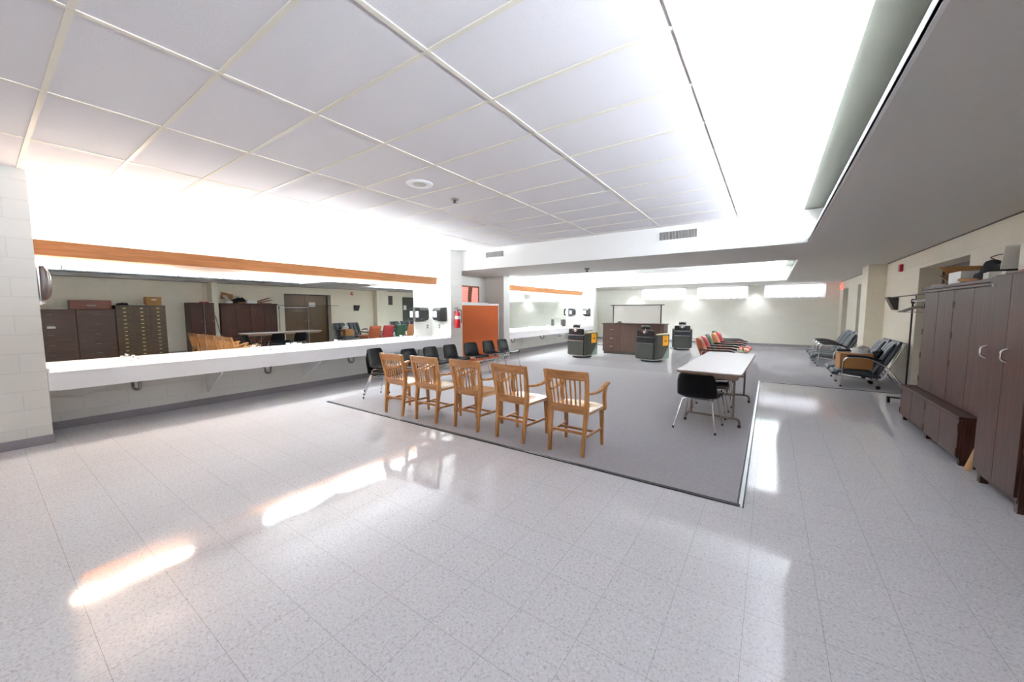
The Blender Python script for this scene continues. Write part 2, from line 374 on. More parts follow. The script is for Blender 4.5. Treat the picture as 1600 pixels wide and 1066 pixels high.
# doors
def door(n, y0, y1, z, m, leaves=1):
    f = MB().box(XR + .27, XR + .32, y0, y0 + .05, 0, z).box(XR + .27, XR + .32, y1 - .05, y1, 0, z).box(XR + .27, XR + .32, y0, y1, z - .05, z)
    d = tag(f.build('door_%d' % n, M['frame']), kind='structure'); w = (y1 - y0 - .1) / leaves
    for k in range(leaves):
        a = y0 + .05 + k * w
        lf = MB().box(XR + .285, XR + .325, a + .002, a + w - .002, .005, z - .05).build('door_leaf', m, d)
        hy = a + (w - .08 if k == 0 else .08)
        MB().tube([(XR + .285, hy, 1.02), (XR + .245, hy, 1.02)], .012).lathe([(.012, -.03), (.028, -.02), (.03, 0), (.028, .02), (.012, .03)], 12, (XR + .235, hy, 1.02)).build('door_handle', M['steel'], lf, smooth=40)
door(1, *DOORS[0], M['doorw'], 2); door(2, *DOORS[1], M['darkdoor']); door(3, *DOORS[2], M['darkdoor'])
# far windows
for i, (a, b_) in enumerate(WIN):
    f = MB()
    for x0, x1, z0, z1 in ((a, a + .04, WZ0, WZ1), (b_ - .04, b_, WZ0, WZ1), (a, b_, WZ0, WZ0 + .04), (a, b_, WZ1 - .04, WZ1), ((a + b_) / 2 - .02, (a + b_) / 2 + .02, WZ0, WZ1)):
        f.box(x0, x1, YF + .07, YF + .12, z0, z1)
    w = struct(f, 'window_%d' % (i + 1), M['white'])
    MB().box(a, b_, YF + .10, YF + .105, WZ0, WZ1).build('window_pane', M['pane'], w)
    t = thing('curtain', ['sheer white curtain over the high window above the brown cabinet', 'sheer white curtain over the middle high window', 'sheer white curtain over the high window next to the exit sign'][i], 'curtain', (a, YF - .05, WZ0), 0, 'sheer curtains on the high windows')
    W = b_ - a; nf = int(W / .06)
    MB().grid(lambda u, v: (u * W, .014 * math.sin(u * nf * PI), -.03 + v * .50 + (.012 * math.sin(u * nf * PI * .5) if v < .05 else 0)), nf * 5, 6).build('cloth', M['curtain'], t, smooth=60)
    MB().tube([(-.03, .0, .485), (W + .03, .0, .485)], .006).build('curtain_rod', M['frame'], t, smooth=40)
# alcove window with pink blind (in the mirror wall plane, behind the orange panels)
f = MB()
for y0, y1, z0, z1 in ((7.72, 7.76, 1.6, 2.18), (8.68, 8.72, 1.6, 2.18), (7.72, 8.72, 1.6, 1.64), (7.72, 8.72, 2.14, 2.18)): f.box(XL, XL + .03, y0, y1, z0, z1)
w = struct(f, 'window_4', M['curtbr'])
f = MB()
for k in range(7): f.box(XL + .004, XL + .018, 7.76, 8.68, 1.645 + k * .071, 1.645 + k * .071 + .066)
f.build('window_blind', M['pink'], w)
MB().grid(lambda u, v: (XL + .035 + .012 * math.sin(u * 16), 8.2 + .14 * u + .06 * (v - .4) * (1 if v > .4 else -.6) + .04 * u * v, 1.64 + .5 * v), 18, 6).build('window_curtain', M['curtbr'], w, smooth=60)

# carpet and its edging
CX0, CX1, CY0, CY1 = -5.93, -.13, 3.2, 9.14
cp = MB().prism([(CX0 + .12, CY0), (CX1, CY0), (CX1, CY1), (XR - .01, CY1), (XR - .01, 17.0), (-1.62, 17.0), (-1.62, CY1), (-6.25, CY1), (-6.05, 4.28)], 0, .006, 'z')
struct(cp, 'floor.001', M['carpet'])
struct(MB().box(CX0 + .1, CX1 + .01, CY0 - .035, CY0, 0, .010), 'trim_5', M['blackrub'])
struct(MB().box(CX1, CX1 + .024, CY0 - .035, CY1, 0, .009).box(CX1, XR - .01, CY1 - .03, CY1, 0, .009), 'trim_6', M['alu'])
struct(MB().box(CX1 - .012, CX1, CY0 - .02, CY1, 0, .011).box(CX1 + .035, XR - .01, CY1 - .045, CY1 - .03, 0, .007).box(CX1 + .024, CX1 + .034, CY0 - .035, CY1 - .04, 0, .007), 'trim_7', M['blackrub'])

# ------------------------------------------------------------------ lights
def fixture(loc, label, group, m, length=1.2, cove=False):
    t = thing('fluorescent_fixture', label, 'light fixture', loc, 0, group)
    if cove:   # channel and reflector wrapped over the tube on the wall side
        MB().prism([(.16, -.04), (.175, -.04), (.175, .165), (.060, .155), (.060, .145), (.16, .150)], 0, length, 'y').build('housing', M['paint'], t)
        tx, tz = .115, .045
    else:
        MB().box(-.055, -.0, 0, length, -.04, .04).build('housing', M['paint'], t); tx, tz = .04, 0
    MB().tube([(tx, .03, tz), (tx, length - .03, tz)], .014, 8).build('tube', m, t, smooth=40)
    MB().box(tx - .014, tx + .05 if cove else tx + .014, .0, .025, tz - .035, tz + .02).box(tx - .014, tx + .05 if cove else tx + .014, length - .025, length, tz - .035, tz + .02).each('lamp_holder', M['white'], t)
def run(y0, y1, n):
    d = (y1 - y0) / n
    return [(y0 + k * d, d - .02) for k in range(n)]
for k, (y, l) in enumerate([(.46, 1.24), (1.72, .92)] + run(2.66, 6.64, 3)):
    fixture((XL + .06, y, 2.2), 'fluorescent strip light behind the wooden valance of the near mirror', 'strip lights behind the near valance', (M['tube_w'], M['tube_off'], M['tube_n'], M['tube_n'], M['tube_n'])[k], l)
for y, l in run(PY2 + .34, 15.4, 5):
    fixture((XL + .06, y, 2.2), 'fluorescent strip light behind the wooden valance of the far mirror', 'strip lights behind the far valance', M['tube_f'], l)
for y, l in run(YN + .4, B0 - .03, 9):
    fixture((XC + .03, y, ZS + .045), 'fluorescent strip light hidden in the long ceiling cove near the camera', 'strip lights in the near cove', M['tube_c'], l, True)
for y, l in run(B1 + .03, B2 - .03, 5):
    fixture((XC + .03, y, ZS + .045), 'fluorescent strip light hidden in the far ceiling cove', 'strip lights in the far cove', M['tube_g'], l, True)
for i, x in enumerate((-5.4, -2.93, -.52)):
    t = thing('downlight', ['recessed downlight above the wall behind the brown cabinet', 'recessed downlight between the first and second high windows', 'recessed downlight between the second and third high windows'][i], 'downlight', (x, 17.85, ZS), 0, 'downlights washing the far wall')
    MB().lathe([(.075, 0), (.095, -.004), (.10, -.008), (.08, -.010), (.07, 0)], 24).build('trim_ring', M['white'], t, smooth=40)
    MB().lathe([(.068, -.003), (.05, -.006), (.001, -.007)], 24).build('lens', M['lens'], t, smooth=40)
    ld = bpy.data.lights.new('downlight_beam', 'SPOT'); ld.energy = 9; ld.spot_size = R(95); ld.spot_blend = 1.0; ld.shadow_soft_size = .05; ld.color = (.90, .94, 1)
    lo = bpy.data.objects.new('downlight_beam', ld); C.objects.link(lo); lo.parent = t; lo.location = (0, 0, -.03); lo.rotation_euler = (R(12), 0, 0)

# ------------------------------------------------------------------ valances, mirrors, counters
def valance(y0, y1, label):
    MBv = MB().prism([(XL + .33, 2.115), (XL + .352, 2.115), (XL + .395, 2.285), (XL + .372, 2.285)], y0, y1, 'y')
    t = tag(MBv.build('light_valance', M['valance'], bev=.003), label, 'valance', 'wooden light valances')
    a = MB()
    for y in (y0 + .3, (y0 + y1) / 2, y1 - .3): a.box(XL + .001, XL + .34, y - .01, y + .01, 2.250, 2.27)
    a.each('support_arm', M['steel'], t)
valance(.435, 6.66, 'long brown wooden light valance above the near wall mirror')
valance(PY2 + .31, 15.45, 'long brown wooden light valance above the far wall mirror')
def mirrors(cuts, labels, group):
    for i in range(len(cuts) - 1):
        o = MB().box(XL + .002, XL + .008, cuts[i] + .0015, cuts[i + 1] - .0015, .83, 2.05).build('wall_mirror', M['mirror'])
        tag(o, labels[i], 'mirror', group)
mirrors([.44, 2.06, 3.65, 5.27, 6.22], ['mirror panel reflecting the dark drawer chests, nearest the column', 'mirror panel reflecting the wardrobes, second of the near wall',
        'mirror panel reflecting the brown door, third of the near wall', 'narrow mirror panel beside the paper towel dispensers on the near wall'], 'mirror panels of the near wall')
mirrors([PY2 + .32, 11.0, 12.7, 14.57], ['mirror panel at the near end of the far wall counter', 'middle mirror panel above the far wall counter', 'mirror panel beside the dispensers of the far wall counter'], 'mirror panels of the far wall')
def counter(y0, y1, fau, brk, label):
    t = thing('wash_counter', label, 'counter', ((XL + XP) / 2, (y0 + y1) / 2, 0)); ox, oy = (XL + XP) / 2, (y0 + y1) / 2
    A, Bq = XL + .003 - ox, XP - ox
    MB().box(A, Bq, y0 - oy, y1 - oy, .765, .79).build('top', M['counter'], t, bev=.004)
    MB().box(Bq - .025, Bq, y0 - oy, y1 - oy, .58, .765).build('apron', M['counter'], t, bev=.003)
    MB().box(A, A + .018, y0 - oy, y1 - oy, .79, .828).build('backsplash', M['counter'], t)
    for e, yy in ((0, y0), (1, y1)): MB().box(A + .02, Bq, yy - oy - (.018 if e else 0), yy - oy + (0 if e else .018), .79, .84).build('end_splash', M['counter'], t)
    for y in brk:
        MB().prism([(A, .575), (Bq - .03, .575), (Bq - .05, .55), (A, .20)], y - oy - .01, y - oy + .01, 'y').build('bracket', M['paint'], t)
    for y in fau:
        f = MB(); yo = y - oy; xo = A + .24
        f.cbox((xo, yo, .797), (.05, .15, .014))
        f.tube(rounded([(xo, yo, .80), (xo, yo, .85), (xo + .11, yo, .858), (xo + .115, yo, .835)], .03), .011)
        fa = f.build('faucet', M['chrome'], t, smooth=40)
        for s_ in (-1, 1):
            MB().lathe([(.016, 0), (.013, .02), (.02, .03), (.02, .042), (.008, .048)], 12, (xo, yo + s_ * .055, .802)).build('tap_handle', M['chrome'], fa, smooth=40)
        p = MB(); px_ = A + .33
        p.tube([(px_, yo, .765), (px_, yo, .55)], .018).lathe([(.03, .545), (.032, .56), (.018, .575)], 14, (px_, yo, 0))
        p.tube(rounded([(px_, yo, .56), (px_, yo, .42), (px_ - .10, yo - .05, .42), (px_ - .10, yo - .05, .52), (A + .004, yo - .07, .52)], .05, 7), .017, 10)
        p.build('drain_trap', M['trap'], t, smooth=40)
        MB().tube([(A + .004, yo + .10, .55), (A + .16, yo + .10, .55), (A + .22, yo + .05, .76)], .007).tube([(A + .004, yo - .12, .55), (A + .16, yo - .12, .55), (A + .22, yo - .05, .76)], .007).each('supply_line', M['frame'], t, smooth=40)
        # shallow bowl under the top
        MB().grid(lambda u, v: (px_ + .15 * math.cos(2 * PI * u) * (1 - v * .6), yo + .2 * math.sin(2 * PI * u) * (1 - v * .6), .763 - .12 * math.sin(v * PI / 2)), 24, 5).build('basin', M['counter'], t, smooth=50)
    return t
counter(.432, PY1 - .002, [1.22, 2.82, 4.35, 6.05], [2.04, 3.5, 5.1], 'long white wash counter under the near wall mirror')
counter(PY2 + .302, PY3 - .002, [10.15, 12.1, 13.5], [11.1, 12.9, 14.6], 'long white wash counter under the far wall mirror')
for i, (x, y, m) in enumerate(((XL + .10, 3.30, 0), (XL + .10, 3.42, 0))):
    o = MB().lathe([(.022, 0), (.030, .002), (.034, .085), (.031, .086), (.027, .01), (.001, .008)], 18).build('cup', M['white'], smooth=40, loc=(x, y, .79))
    tag(o, ['left one of two white cups at the mirror foot', 'right one of two white cups at the mirror foot'][i], 'cup', 'white cups on the near counter')
for i, y in enumerate((1.17, 2.88)):
    o = MB().cbox((0, 0, .02), (.06, .09, .04)).build('soap_dish', M['white'], bev=.01, loc=(XL + .06, y, .792))
    tag(o, ['white soap dish below the reflected brass drawer chest', 'white soap dish near the second faucet from the column'][i], 'soap dish', 'soap dishes on the near counter')

def dispenser(loc, rz, label, m=None, group='paper towel dispensers', side=False):
    """front towards local -Y, back at y = 0"""
    m = m or M['black']; t = thing('paper_towel_dispenser', label, 'dispenser', loc, rz, group)
    MB().prism([(-.004, 0), (-.20, .03), (-.235, .08), (-.235, .27), (-.20, .335), (-.004, .345)], -.14, .14, 'x').build('cover', m, t, bev=.015, seg=3)
    MB().box(-.145, .145, -.06, -.002, -.005, .35).build('back_housing', M['dkgrey'], t, bev=.01)
    (MB().box(-.147, -.139, -.16, -.07, .10, .25) if side else MB().box(-.10, .02, -.239, -.234, .10, .25)).build('window_label', M['white'], t)
    MB().box(-.12, .12, -.16, -.06, -.006, .004).build('towel_slot', M['dkgrey'], t)
dispenser((XL, 6.37, 1.2), R(90), 'black paper towel dispenser on the mirror wall overlapping the near mirror', side=True)
dispenser((-6.83, PY1, 1.2), 0, 'black paper towel dispenser next to the fire extinguisher pier')
t = thing('hand_dryer', 'brown wall unit with a chrome rim on the near column, seen in the mirror', 'hand dryer', (-6.88, .432, 1.79))
MB().cushion(.30, .38, .10, Matrix.Translation((0, .05, 0)) @ Matrix.Rotation(R(-90), 4, 'X'), .25, 14, 4).build('cover', M['brownp'], t, smooth=60)
MB().cushion(.32, .40, .03, Matrix.Translation((0, .022, 0)) @ Matrix.Rotation(R(-90), 4, 'X'), .0, 14, 4).build('rim', M['chrome'], t, smooth=60)
MB().tube([(-.06, .03, -.19), (-.06, .05, -.235)], .025).build('nozzle', M['chrome'], t, smooth=40)
dispenser((XL, 14.95, 1.2), R(90), 'black paper towel dispenser on the mirror wall beside the far mirror', side=True)
dispenser((-6.83, PY3, 1.2), 0, 'black paper towel dispenser at the far pier beyond the barber chair')
def outlet(loc, rz, label):
    t = thing('wall_outlet', label, 'outlet', loc, rz, 'wall outlets above the counters')
    MB().box(-.036, .036, -.006, -.0005, -.058, .058).build('cover_plate', M['ventl'], t, bev=.003)
    for z in (-.025, .025): MB().box(-.016, .016, -.009, -.005, z - .015, z + .015).build('socket', M['dkgrey'], t)
outlet((XL, 6.66, 1.06), R(90), 'wall outlet under the dispenser that overlaps the near mirror')
outlet((-6.95, PY1, 1.06), 0, 'wall outlet under the dispenser next to the fire extinguisher')
outlet((XL, 15.4, 1.06), R(90), 'wall outlet beside the far mirror under its dispenser')
outlet((-6.95, PY3, 1.06), 0, 'wall outlet on the far pier under its dispenser')
# black radio-like box on the far counter
t = thing('clipper_charger', 'small black box with a knob standing at the far mirror end', 'box', (XL + .25, 13.85, .79), R(70))
MB().box(-.11, .11, -.08, .08, .0, .03).build('base', M['black'], t); MB().box(-.09, .09, -.06, .06, .03, .30).build('body', M['dkgrey'], t, bev=.01)
MB().tube([(.09, 0, .2), (.13, 0, .2)], [.03, .035]).build('knob', M['black'], t, smooth=40)

# fire extinguisher on the pier
t = thing('fire_extinguisher', 'red fire extinguisher hanging on the pier beside the orange panel', 'fire extinguisher', (XP + .085, 6.95, 1.03))
MB().lathe([(.001, 0), (.06, .002), (.068, .02), (.068, .33), (.055, .38), (.025, .405), (.022, .43), (.001, .43)], 24).build('cylinder', M['red'], t, smooth=50)
MB().lathe([(.0695, .22), (.0695, .30)], 24).build('label_band', M['paper'], t, smooth=50)
MB().lathe([(.02, .425), (.026, .44), (.026, .48), (.012, .49)], 12).cbox((0, -.04, .50), (.02, .13, .018), (R(12), 0, 0)).cbox((0, -.04, .465), (.02, .11, .012), (R(-8), 0, 0)).build('valve', M['steel'], t, smooth=40)
MB().tube(rounded([(.02, .02, .45), (.075, .05, .45), (.082, .06, .30), (.078, .05, .12)], .05, 6), .011).build('hose', M['black'], t, smooth=40)
MB().box(-.084, -.068, -.03, .03, .05, .42).build('wall_bracket', M['steel'], t)

# display panels leaning in the alcove opening
def panel(y0, y1, x, z, label, m):
    t = thing('display_panel', label, 'display panel', (x, (y0 + y1) / 2, 0), 0, 'display panels in the alcove opening'); h = (y1 - y0) / 2
    MB().box(-.012, .012, -h + .03, h - .03, .06, z - .055).build('fabric_board', m, t)
    MB().box(-.02, .02, -h, -h + .03, .03, z).box(-.02, .02, h - .03, h, .03, z).box(-.02, .02, -h, h, z - .055, z).box(-.02, .02, -h, h, .03, .06).build('frame', M['white'], t, bev=.003)
    for s_ in (-1, 1): MB().box(-.16, .16, s_ * (h - .12) - .02, s_ * (h - .12) + .02, 0, .03).build('foot', M['white'], t)
panel(7.26, 8.93, -6.66, 1.66, 'orange fabric display panel in a white frame, in front', M['orange'])
panel(7.30, 8.88, -7.02, 1.70, 'white framed display panel mostly hidden behind the orange one', M['cloth'])

# ------------------------------------------------------------------ oak armchairs
def make_oak():
    t = thing('wooden_armchair', 'x', 'chair')
    def seat(u, v):
        x, y = (u * 2 - 1), (v * 2 - 1)
        wx = .235 + .02 * (y + 1) / 2
        yy = y * .225 + .01
        sc = -.012 * math.exp(-((abs(x) - .45) / .3) ** 2) * math.exp(-((y + .15) / .55) ** 2)
        cx = max(0, abs(x) - .8) / .2; 
        return Vector((x * wx, yy - (.035 * x * x if y > .9 else 0), .452 + sc - .008 * max(0, y - .6)))
    sm = MB(); n = 16; sm.grid(seat, n, n)
    o = len(sm.v); Nn = n + 1
    sm.v += [(v[0] * .97, v[1] * .97, .418) for v in sm.v[:o]]
    sm.f += [tuple(o + i for i in f[::-1]) for f in sm.f[:]]
    ring = [i * Nn for i in range(n)] + [n * Nn + j for j in range(n)] + [i * Nn + n for i in range(n, 0, -1)] + [j for j in range(n, 0, -1)]
    for k in range(len(ring)): sm.f.append((ring[k], ring[(k + 1) % len(ring)], ring[(k + 1) % len(ring)] + o, ring[k] + o))
    sm.build('seat', M['oak_s'], t, smooth=50)
    for s_ in (-1, 1):
        # rear leg and back post in one piece
        MB().sweep([(s_ * .185, -.255, 0), (s_ * .19, -.235, .22), (s_ * .197, -.205, .42), (s_ * .205, -.215, .55), (s_ * .222, -.255, .74), (s_ * .228, -.285, .865)], [.032, .036, .042, .042, .04, .036], [.034, .042, .05, .046, .04, .032]).build('rear_leg', M['oak'], t, bev=.006)
        MB().sweep([(s_ * .215, .195, 0), (s_ * .213, .185, .25), (s_ * .21, .175, .42)], [.030, .038, .044], [.030, .038, .044]).build('front_leg', M['oak'], t, bev=.006)
        # curved arm support from the front leg to the arm
        P = [(s_ * .245, .185, .40), (s_ * .25, .165, .47), (s_ * .252, .14, .55), (s_ * .252, .155, .62), (s_ * .252, .195, .665)]
        MB().sweep(rounded(P, .05, 4), .03, .05).build('arm_post', M['oak'], t, bev=.006)
        A = [(s_ * .226, -.235, .645), (s_ * .236, -.10, .625), (s_ * .25, .05, .635), (s_ * .256, .16, .672), (s_ * .256, .235, .685)]
        MB().sweep(rounded(A, .06, 4), [.034] * 5 + [.04] * 7 + [.05] * 12, .028).build('armrest', M['oak'], t, bev=.008)
        MB().bar((s_ * .19, -.225, .19), (s_ * .213, .18, .19), .018, .028, (0, 0, 1)).build('stretcher', M['oak'], t, bev=.004)
    MB().bar((-.19, -.236, .235), (.19, -.236, .235), .018, .03, (0, 0, 1)).build('stretcher', M['oak_h'], t, bev=.004)
    MB().bar((-.2, .02, .19), (.2, .02, .19), .018, .026, (0, 0, 1)).build('stretcher', M['oak_h'], t, bev=.004)
    def curved(z0, z1, y, bow, half, th):
        mb = MB(); k = 10; vs = []
        for i in range(k + 1):
            x = -half + 2 * half * i / k; b_ = bow * (1 - (x / half) ** 2); sl = (z1 - z0)
            yo = lambda z: y - b_ - (z - z0) * .2
            vs += [(x, yo(z0) - th / 2, z0), (x, yo(z1) - th / 2, z1), (x, yo(z1) + th / 2, z1), (x, yo(z0) + th / 2, z0)]
        fs = [(0, 1, 2, 3), tuple(range(4 * k + 3, 4 * k - 1, -1))] + [(i * 4 + j, i * 4 + 4 + j, i * 4 + 4 + (j + 1) % 4, i * 4 + (j + 1) % 4) for i in range(k) for j in range(4)]
        return mb.add(vs, fs)
    curved(.772, .868, -.264, .022, .214, .022).build('top_rail', M['oak_h'], t, bev=.006)
    curved(.425, .512, -.205, .01, .182, .022).build('lower_rail', M['oak_h'], t, bev=.004)
    for k in range(7):
        x = -.147 + k * .049; b0 = .01 * (1 - (x / .182) ** 2); b1 = .022 * (1 - (x / .214) ** 2)
        MB().sweep([(x * .96, -.222 - b0, .505), (x, -.236 - b0, .60), (x * 1.05, -.262 - b1, .775)], .019, .011).build('slat', M['oak'], t, bev=.003)
    return t
oak = make_oak()
OAK = [(-1.66, 3.62, 0, 'wooden slat-back armchair nearest the folding table, first of the row'), (-2.35, 3.62, -2, 'wooden slat-back armchair second from the folding table side'),
       (-3.02, 3.63, -1, 'wooden slat-back armchair in the middle of the row of five'), (-3.70, 3.59, 1, 'wooden slat-back armchair second from the stacked black chairs'),
       (-4.31, 3.56, -1, 'wooden slat-back armchair right beside the stacked black chairs')]
for i, (x, y, r, lb) in enumerate(OAK): place(oak, i == 0, (x, y, .006), R(r), lb, 'wooden armchairs in a row')

# ------------------------------------------------------------------ black shell chairs
def make_shell():
    t = thing('shell_chair', 'x', 'chair')
    prof = [(.235, .395), (.225, .418), (.19, .425), (.10, .415), (-.02, .402), (-.11, .405), (-.165, .435), (-.195, .49), (-.215, .56), (-.235, .64), (-.25, .705), (-.262, .735), (-.272, .736)]
    hw = [.205, .215, .222, .225, .225, .222, .22, .22, .218, .212, .195, .172, .165]
    prof = [(a, b_ * .945) for a, b_ in prof]
    m = len(prof) - 1
    def sh(u, v):
        q = u * m; i = min(int(q), m - 1); f = q - i
        y = prof[i][0] * (1 - f) + prof[i + 1][0] * f; z = prof[i][1] * (1 - f) + prof[i + 1][1] * f; w = hw[i] * (1 - f) + hw[i + 1] * f
        x = v * 2 - 1; e = abs(x) ** 3.2
        back = min(1, max(0, (u - .42) / .2)); 
        curl = .035 * e
        return Vector((x * w, y + back * curl * 1.5, z + (1 - back) * curl * (.9 if u > .15 else u / .15 * .9)))
    o = MB().grid(sh, 36, 16).build('seat_shell', M['shell'], t, smooth=60)
    sd = o.modifiers.new('thickness', 'SOLIDIFY'); sd.thickness = .008; sd.offset = -1
    for s_ in (-1, 1):
        MB().tube(rounded([(s_ * .12, .16, 0.370), (s_ * .165, .165, 0.367), (s_ * .225, .225, .01)], .04, 5), .0095).build('leg', M['chrome'], t, smooth=40)
        MB().tube(rounded([(s_ * .12, -.10, 0.367), (s_ * .165, -.115, 0.363), (s_ * .235, -.245, .01)], .04, 5), .0095).build('leg', M['chrome'], t, smooth=40)
        MB().tube([(s_ * .155, .168, 0.365), (s_ * .155, -.112, 0.363)], .0085).build('side_rail', M['chrome'], t, smooth=40)
        for y, x in ((.226, .2255), (-.246, .2355)): MB().lathe([(.013, 0), (.013, .016), (.010, .026)], 10, (s_ * x, y, 0)).build('glide', M['blackrub'], t, smooth=40)
    MB().tube([(-.13, .16, 0.370), (.13, .16, 0.370)], .0085).tube([(-.13, -.10, 0.367), (.13, -.10, 0.367)], .0085).each('cross_rail', M['chrome'], t, smooth=40)
    return t
sc = make_shell()
CH = [(-5.37, 3.93, .006, -72, 'black plastic shell chair, lowest of the stack by the counter'), (-5.358, 3.934, .066, -72, 'black plastic shell chair, middle one of the stack by the counter'),
      (-5.346, 3.938, .126, -72, 'black plastic shell chair, topmost of the stack by the counter'),
      (-5.72, 4.93, .006, -84, 'black shell chair just behind the first stack and the leftmost wooden armchair'), (-5.69, 5.48, .006, -86, 'black shell chair at the counter, left neighbour of the one by the pier'),
      (-5.69, 6.06, .006, -88, 'black shell chair at the counter end in front of the white pier'), (-5.66, 6.70, .006, -98, 'black shell chair leftmost in front of the orange panel'),
      (-5.64, 7.36, .006, -94, 'black shell chair in the middle in front of the orange panel'), (-5.60, 7.92, .006, -92, 'black shell chair rightmost in front of the orange panel'),
      (-.68, 5.12, .006, -5, 'black shell chair with its back turned at the near end of the folding table'),
      (-.655, 5.84, .006, -90, 'black shell chair pushed under the table side, nearer of two'), (-.64, 6.60, .006, -90, 'black shell chair pushed under the table side, farther of two')]
for i, (x, y, z, r, lb) in enumerate(CH): place(sc, i == 0, (x, y, z), R(r), lb, 'black shell chairs')

# ------------------------------------------------------------------ folding table
t = thing('folding_table', 'white topped folding table with brown metal legs on the carpet', 'table', (-.545, 6.12, .006), R(-1.5))
hw_, hl = .345, 1.22
def rrect(w, l, r, n=5):
    P = []
    for cx, cy, a in ((w - r, l - r, 0), (-w + r, l - r, 90), (-w + r, -l + r, 180), (w - r, -l + r, 270)):
        P += [(cx + r * math.cos(R(a + 90 * k / n)), cy + r * math.sin(R(a + 90 * k / n))) for k in range(n + 1)]
    return P
MB().prism(rrect(hw_, hl, .04), .724, .734, 'z').build('table_top', M['tabletop'], t, smooth=30)
MB().prism(rrect(hw_ + .003, hl + .003, .042), .703, .7235, 'z').build('edge_band', M['tedge'], t, smooth=30)
MB().box(-hw_ + .04, hw_ - .04, -hl + .05, -hl + .07, .655, .703).box(-hw_ + .04, hw_ - .04, hl - .07, hl - .05, .655, .703).box(-hw_ + .04, -hw_ + .06, -hl + .05, hl - .05, .655, .703).box(hw_ - .06, hw_ - .04, -hl + .05, hl - .05, .655, .703).build('apron', M['tedge'], t)
for s_ in (-1, 1):
    y = s_ * .78
    lg = MB()
    for x in (-.24, .24): lg.tube([(x, y, .70), (x, y, .10)], .014)
    lg.tube(rounded([(-.31, y, .0), (-.31, y, .11), (.31, y, .11), (.31, y, .0)], .06, 6), .014)
    lg.tube([(0, y, .40), (0, y - s_ * .33, .69)], .008).tube([(-.24, y, .40), (.24, y, .40)], .009)
    lg.build('leg_frame', M['tubegrey'], t, smooth=40)
    for x in (-.31, .31): MB().lathe([(.018, 0), (.018, .03), (.015, .034)], 10, (x, y, 0)).build('foot_cap', M['blackrub'], t, smooth=40)

# ------------------------------------------------------------------ coloured vinyl armchairs (face +X)
def make_arm():
    t = thing('vinyl_armchair', 'x', 'armchair')
    Mb = Matrix.Translation((0, -.34, .58)) @ Matrix.Rotation(R(-70), 4, 'X')
    MB().cushion(.52, .56, .11, Mb, .2).build('backrest', M['vterra'], t, smooth=60)
    Ms = Matrix.Translation((0, .06, .385)) @ Matrix.Rotation(R(4), 4, 'X')
    MB().cushion(.52, .70, .12, Ms, .25).build('seat', M['vterra'], t, smooth=60)
    for s_ in (-1, 1):
        P = rounded([(s_ * .295, -.36, .60), (s_ * .295, -.1, .59), (s_ * .295, .22, .60), (s_ * .295, .32, .57)], .08, 4)
        MB().sweep(P, .055, .032).build('armrest', M['black'], t, bev=.012)
        MB().tube(rounded([(s_ * .29, .36, 0), (s_ * .30, .26, .575), (s_ * .30, -.30, .585), (s_ * .29, -.42, 0)], .06, 5), .012).build('leg_frame', M['chrome'], t, smooth=40)
        MB().tube([(s_ * .295, .31, .32), (s_ * .295, -.37, .33)], .010).build('seat_rail', M['chrome'], t, smooth=40)
    MB().tube([(-.295, .28, .322), (.295, .28, .322)], .010).tube([(-.295, -.30, .328), (.295, -.30, .328)], .010).each('cross_rail', M['chrome'], t, smooth=40)
    return t
ac = make_arm()
AC = [(-.88, 9.32, 'vterra', 'vterra', 'terracotta vinyl armchair nearest the folding table'), (-.88, 9.97, 'vred', 'vred', 'red vinyl armchair between the terracotta and the nearer green one'),
      (-.88, 10.62, 'vgreen', 'vgreen', 'green vinyl armchair between the red and the orange one'), (-.80, 11.32, 'vpeach', 'vpeach', 'orange vinyl armchair with a peach seat, fourth in the row'),
      (-.78, 11.97, 'vred', 'vred', 'red vinyl armchair beyond the orange one, fifth in the row'), (-.93, 12.62, 'vgreen', 'vgreen', 'green vinyl armchair at the far end of the coloured row')]
for i, (x, y, mb_, ms_, lb) in enumerate(AC):
    o = place(ac, i == 0, (x, y, .006), R(-90), lb, 'coloured vinyl armchairs')
    for ch in kids(o):
        for nm, mk in (('backrest', mb_), ('seat', ms_)):
            if ch.name.split('.')[0] == nm:
                ch.material_slots[0].link = 'OBJECT'; ch.material_slots[0].material = M[mk]

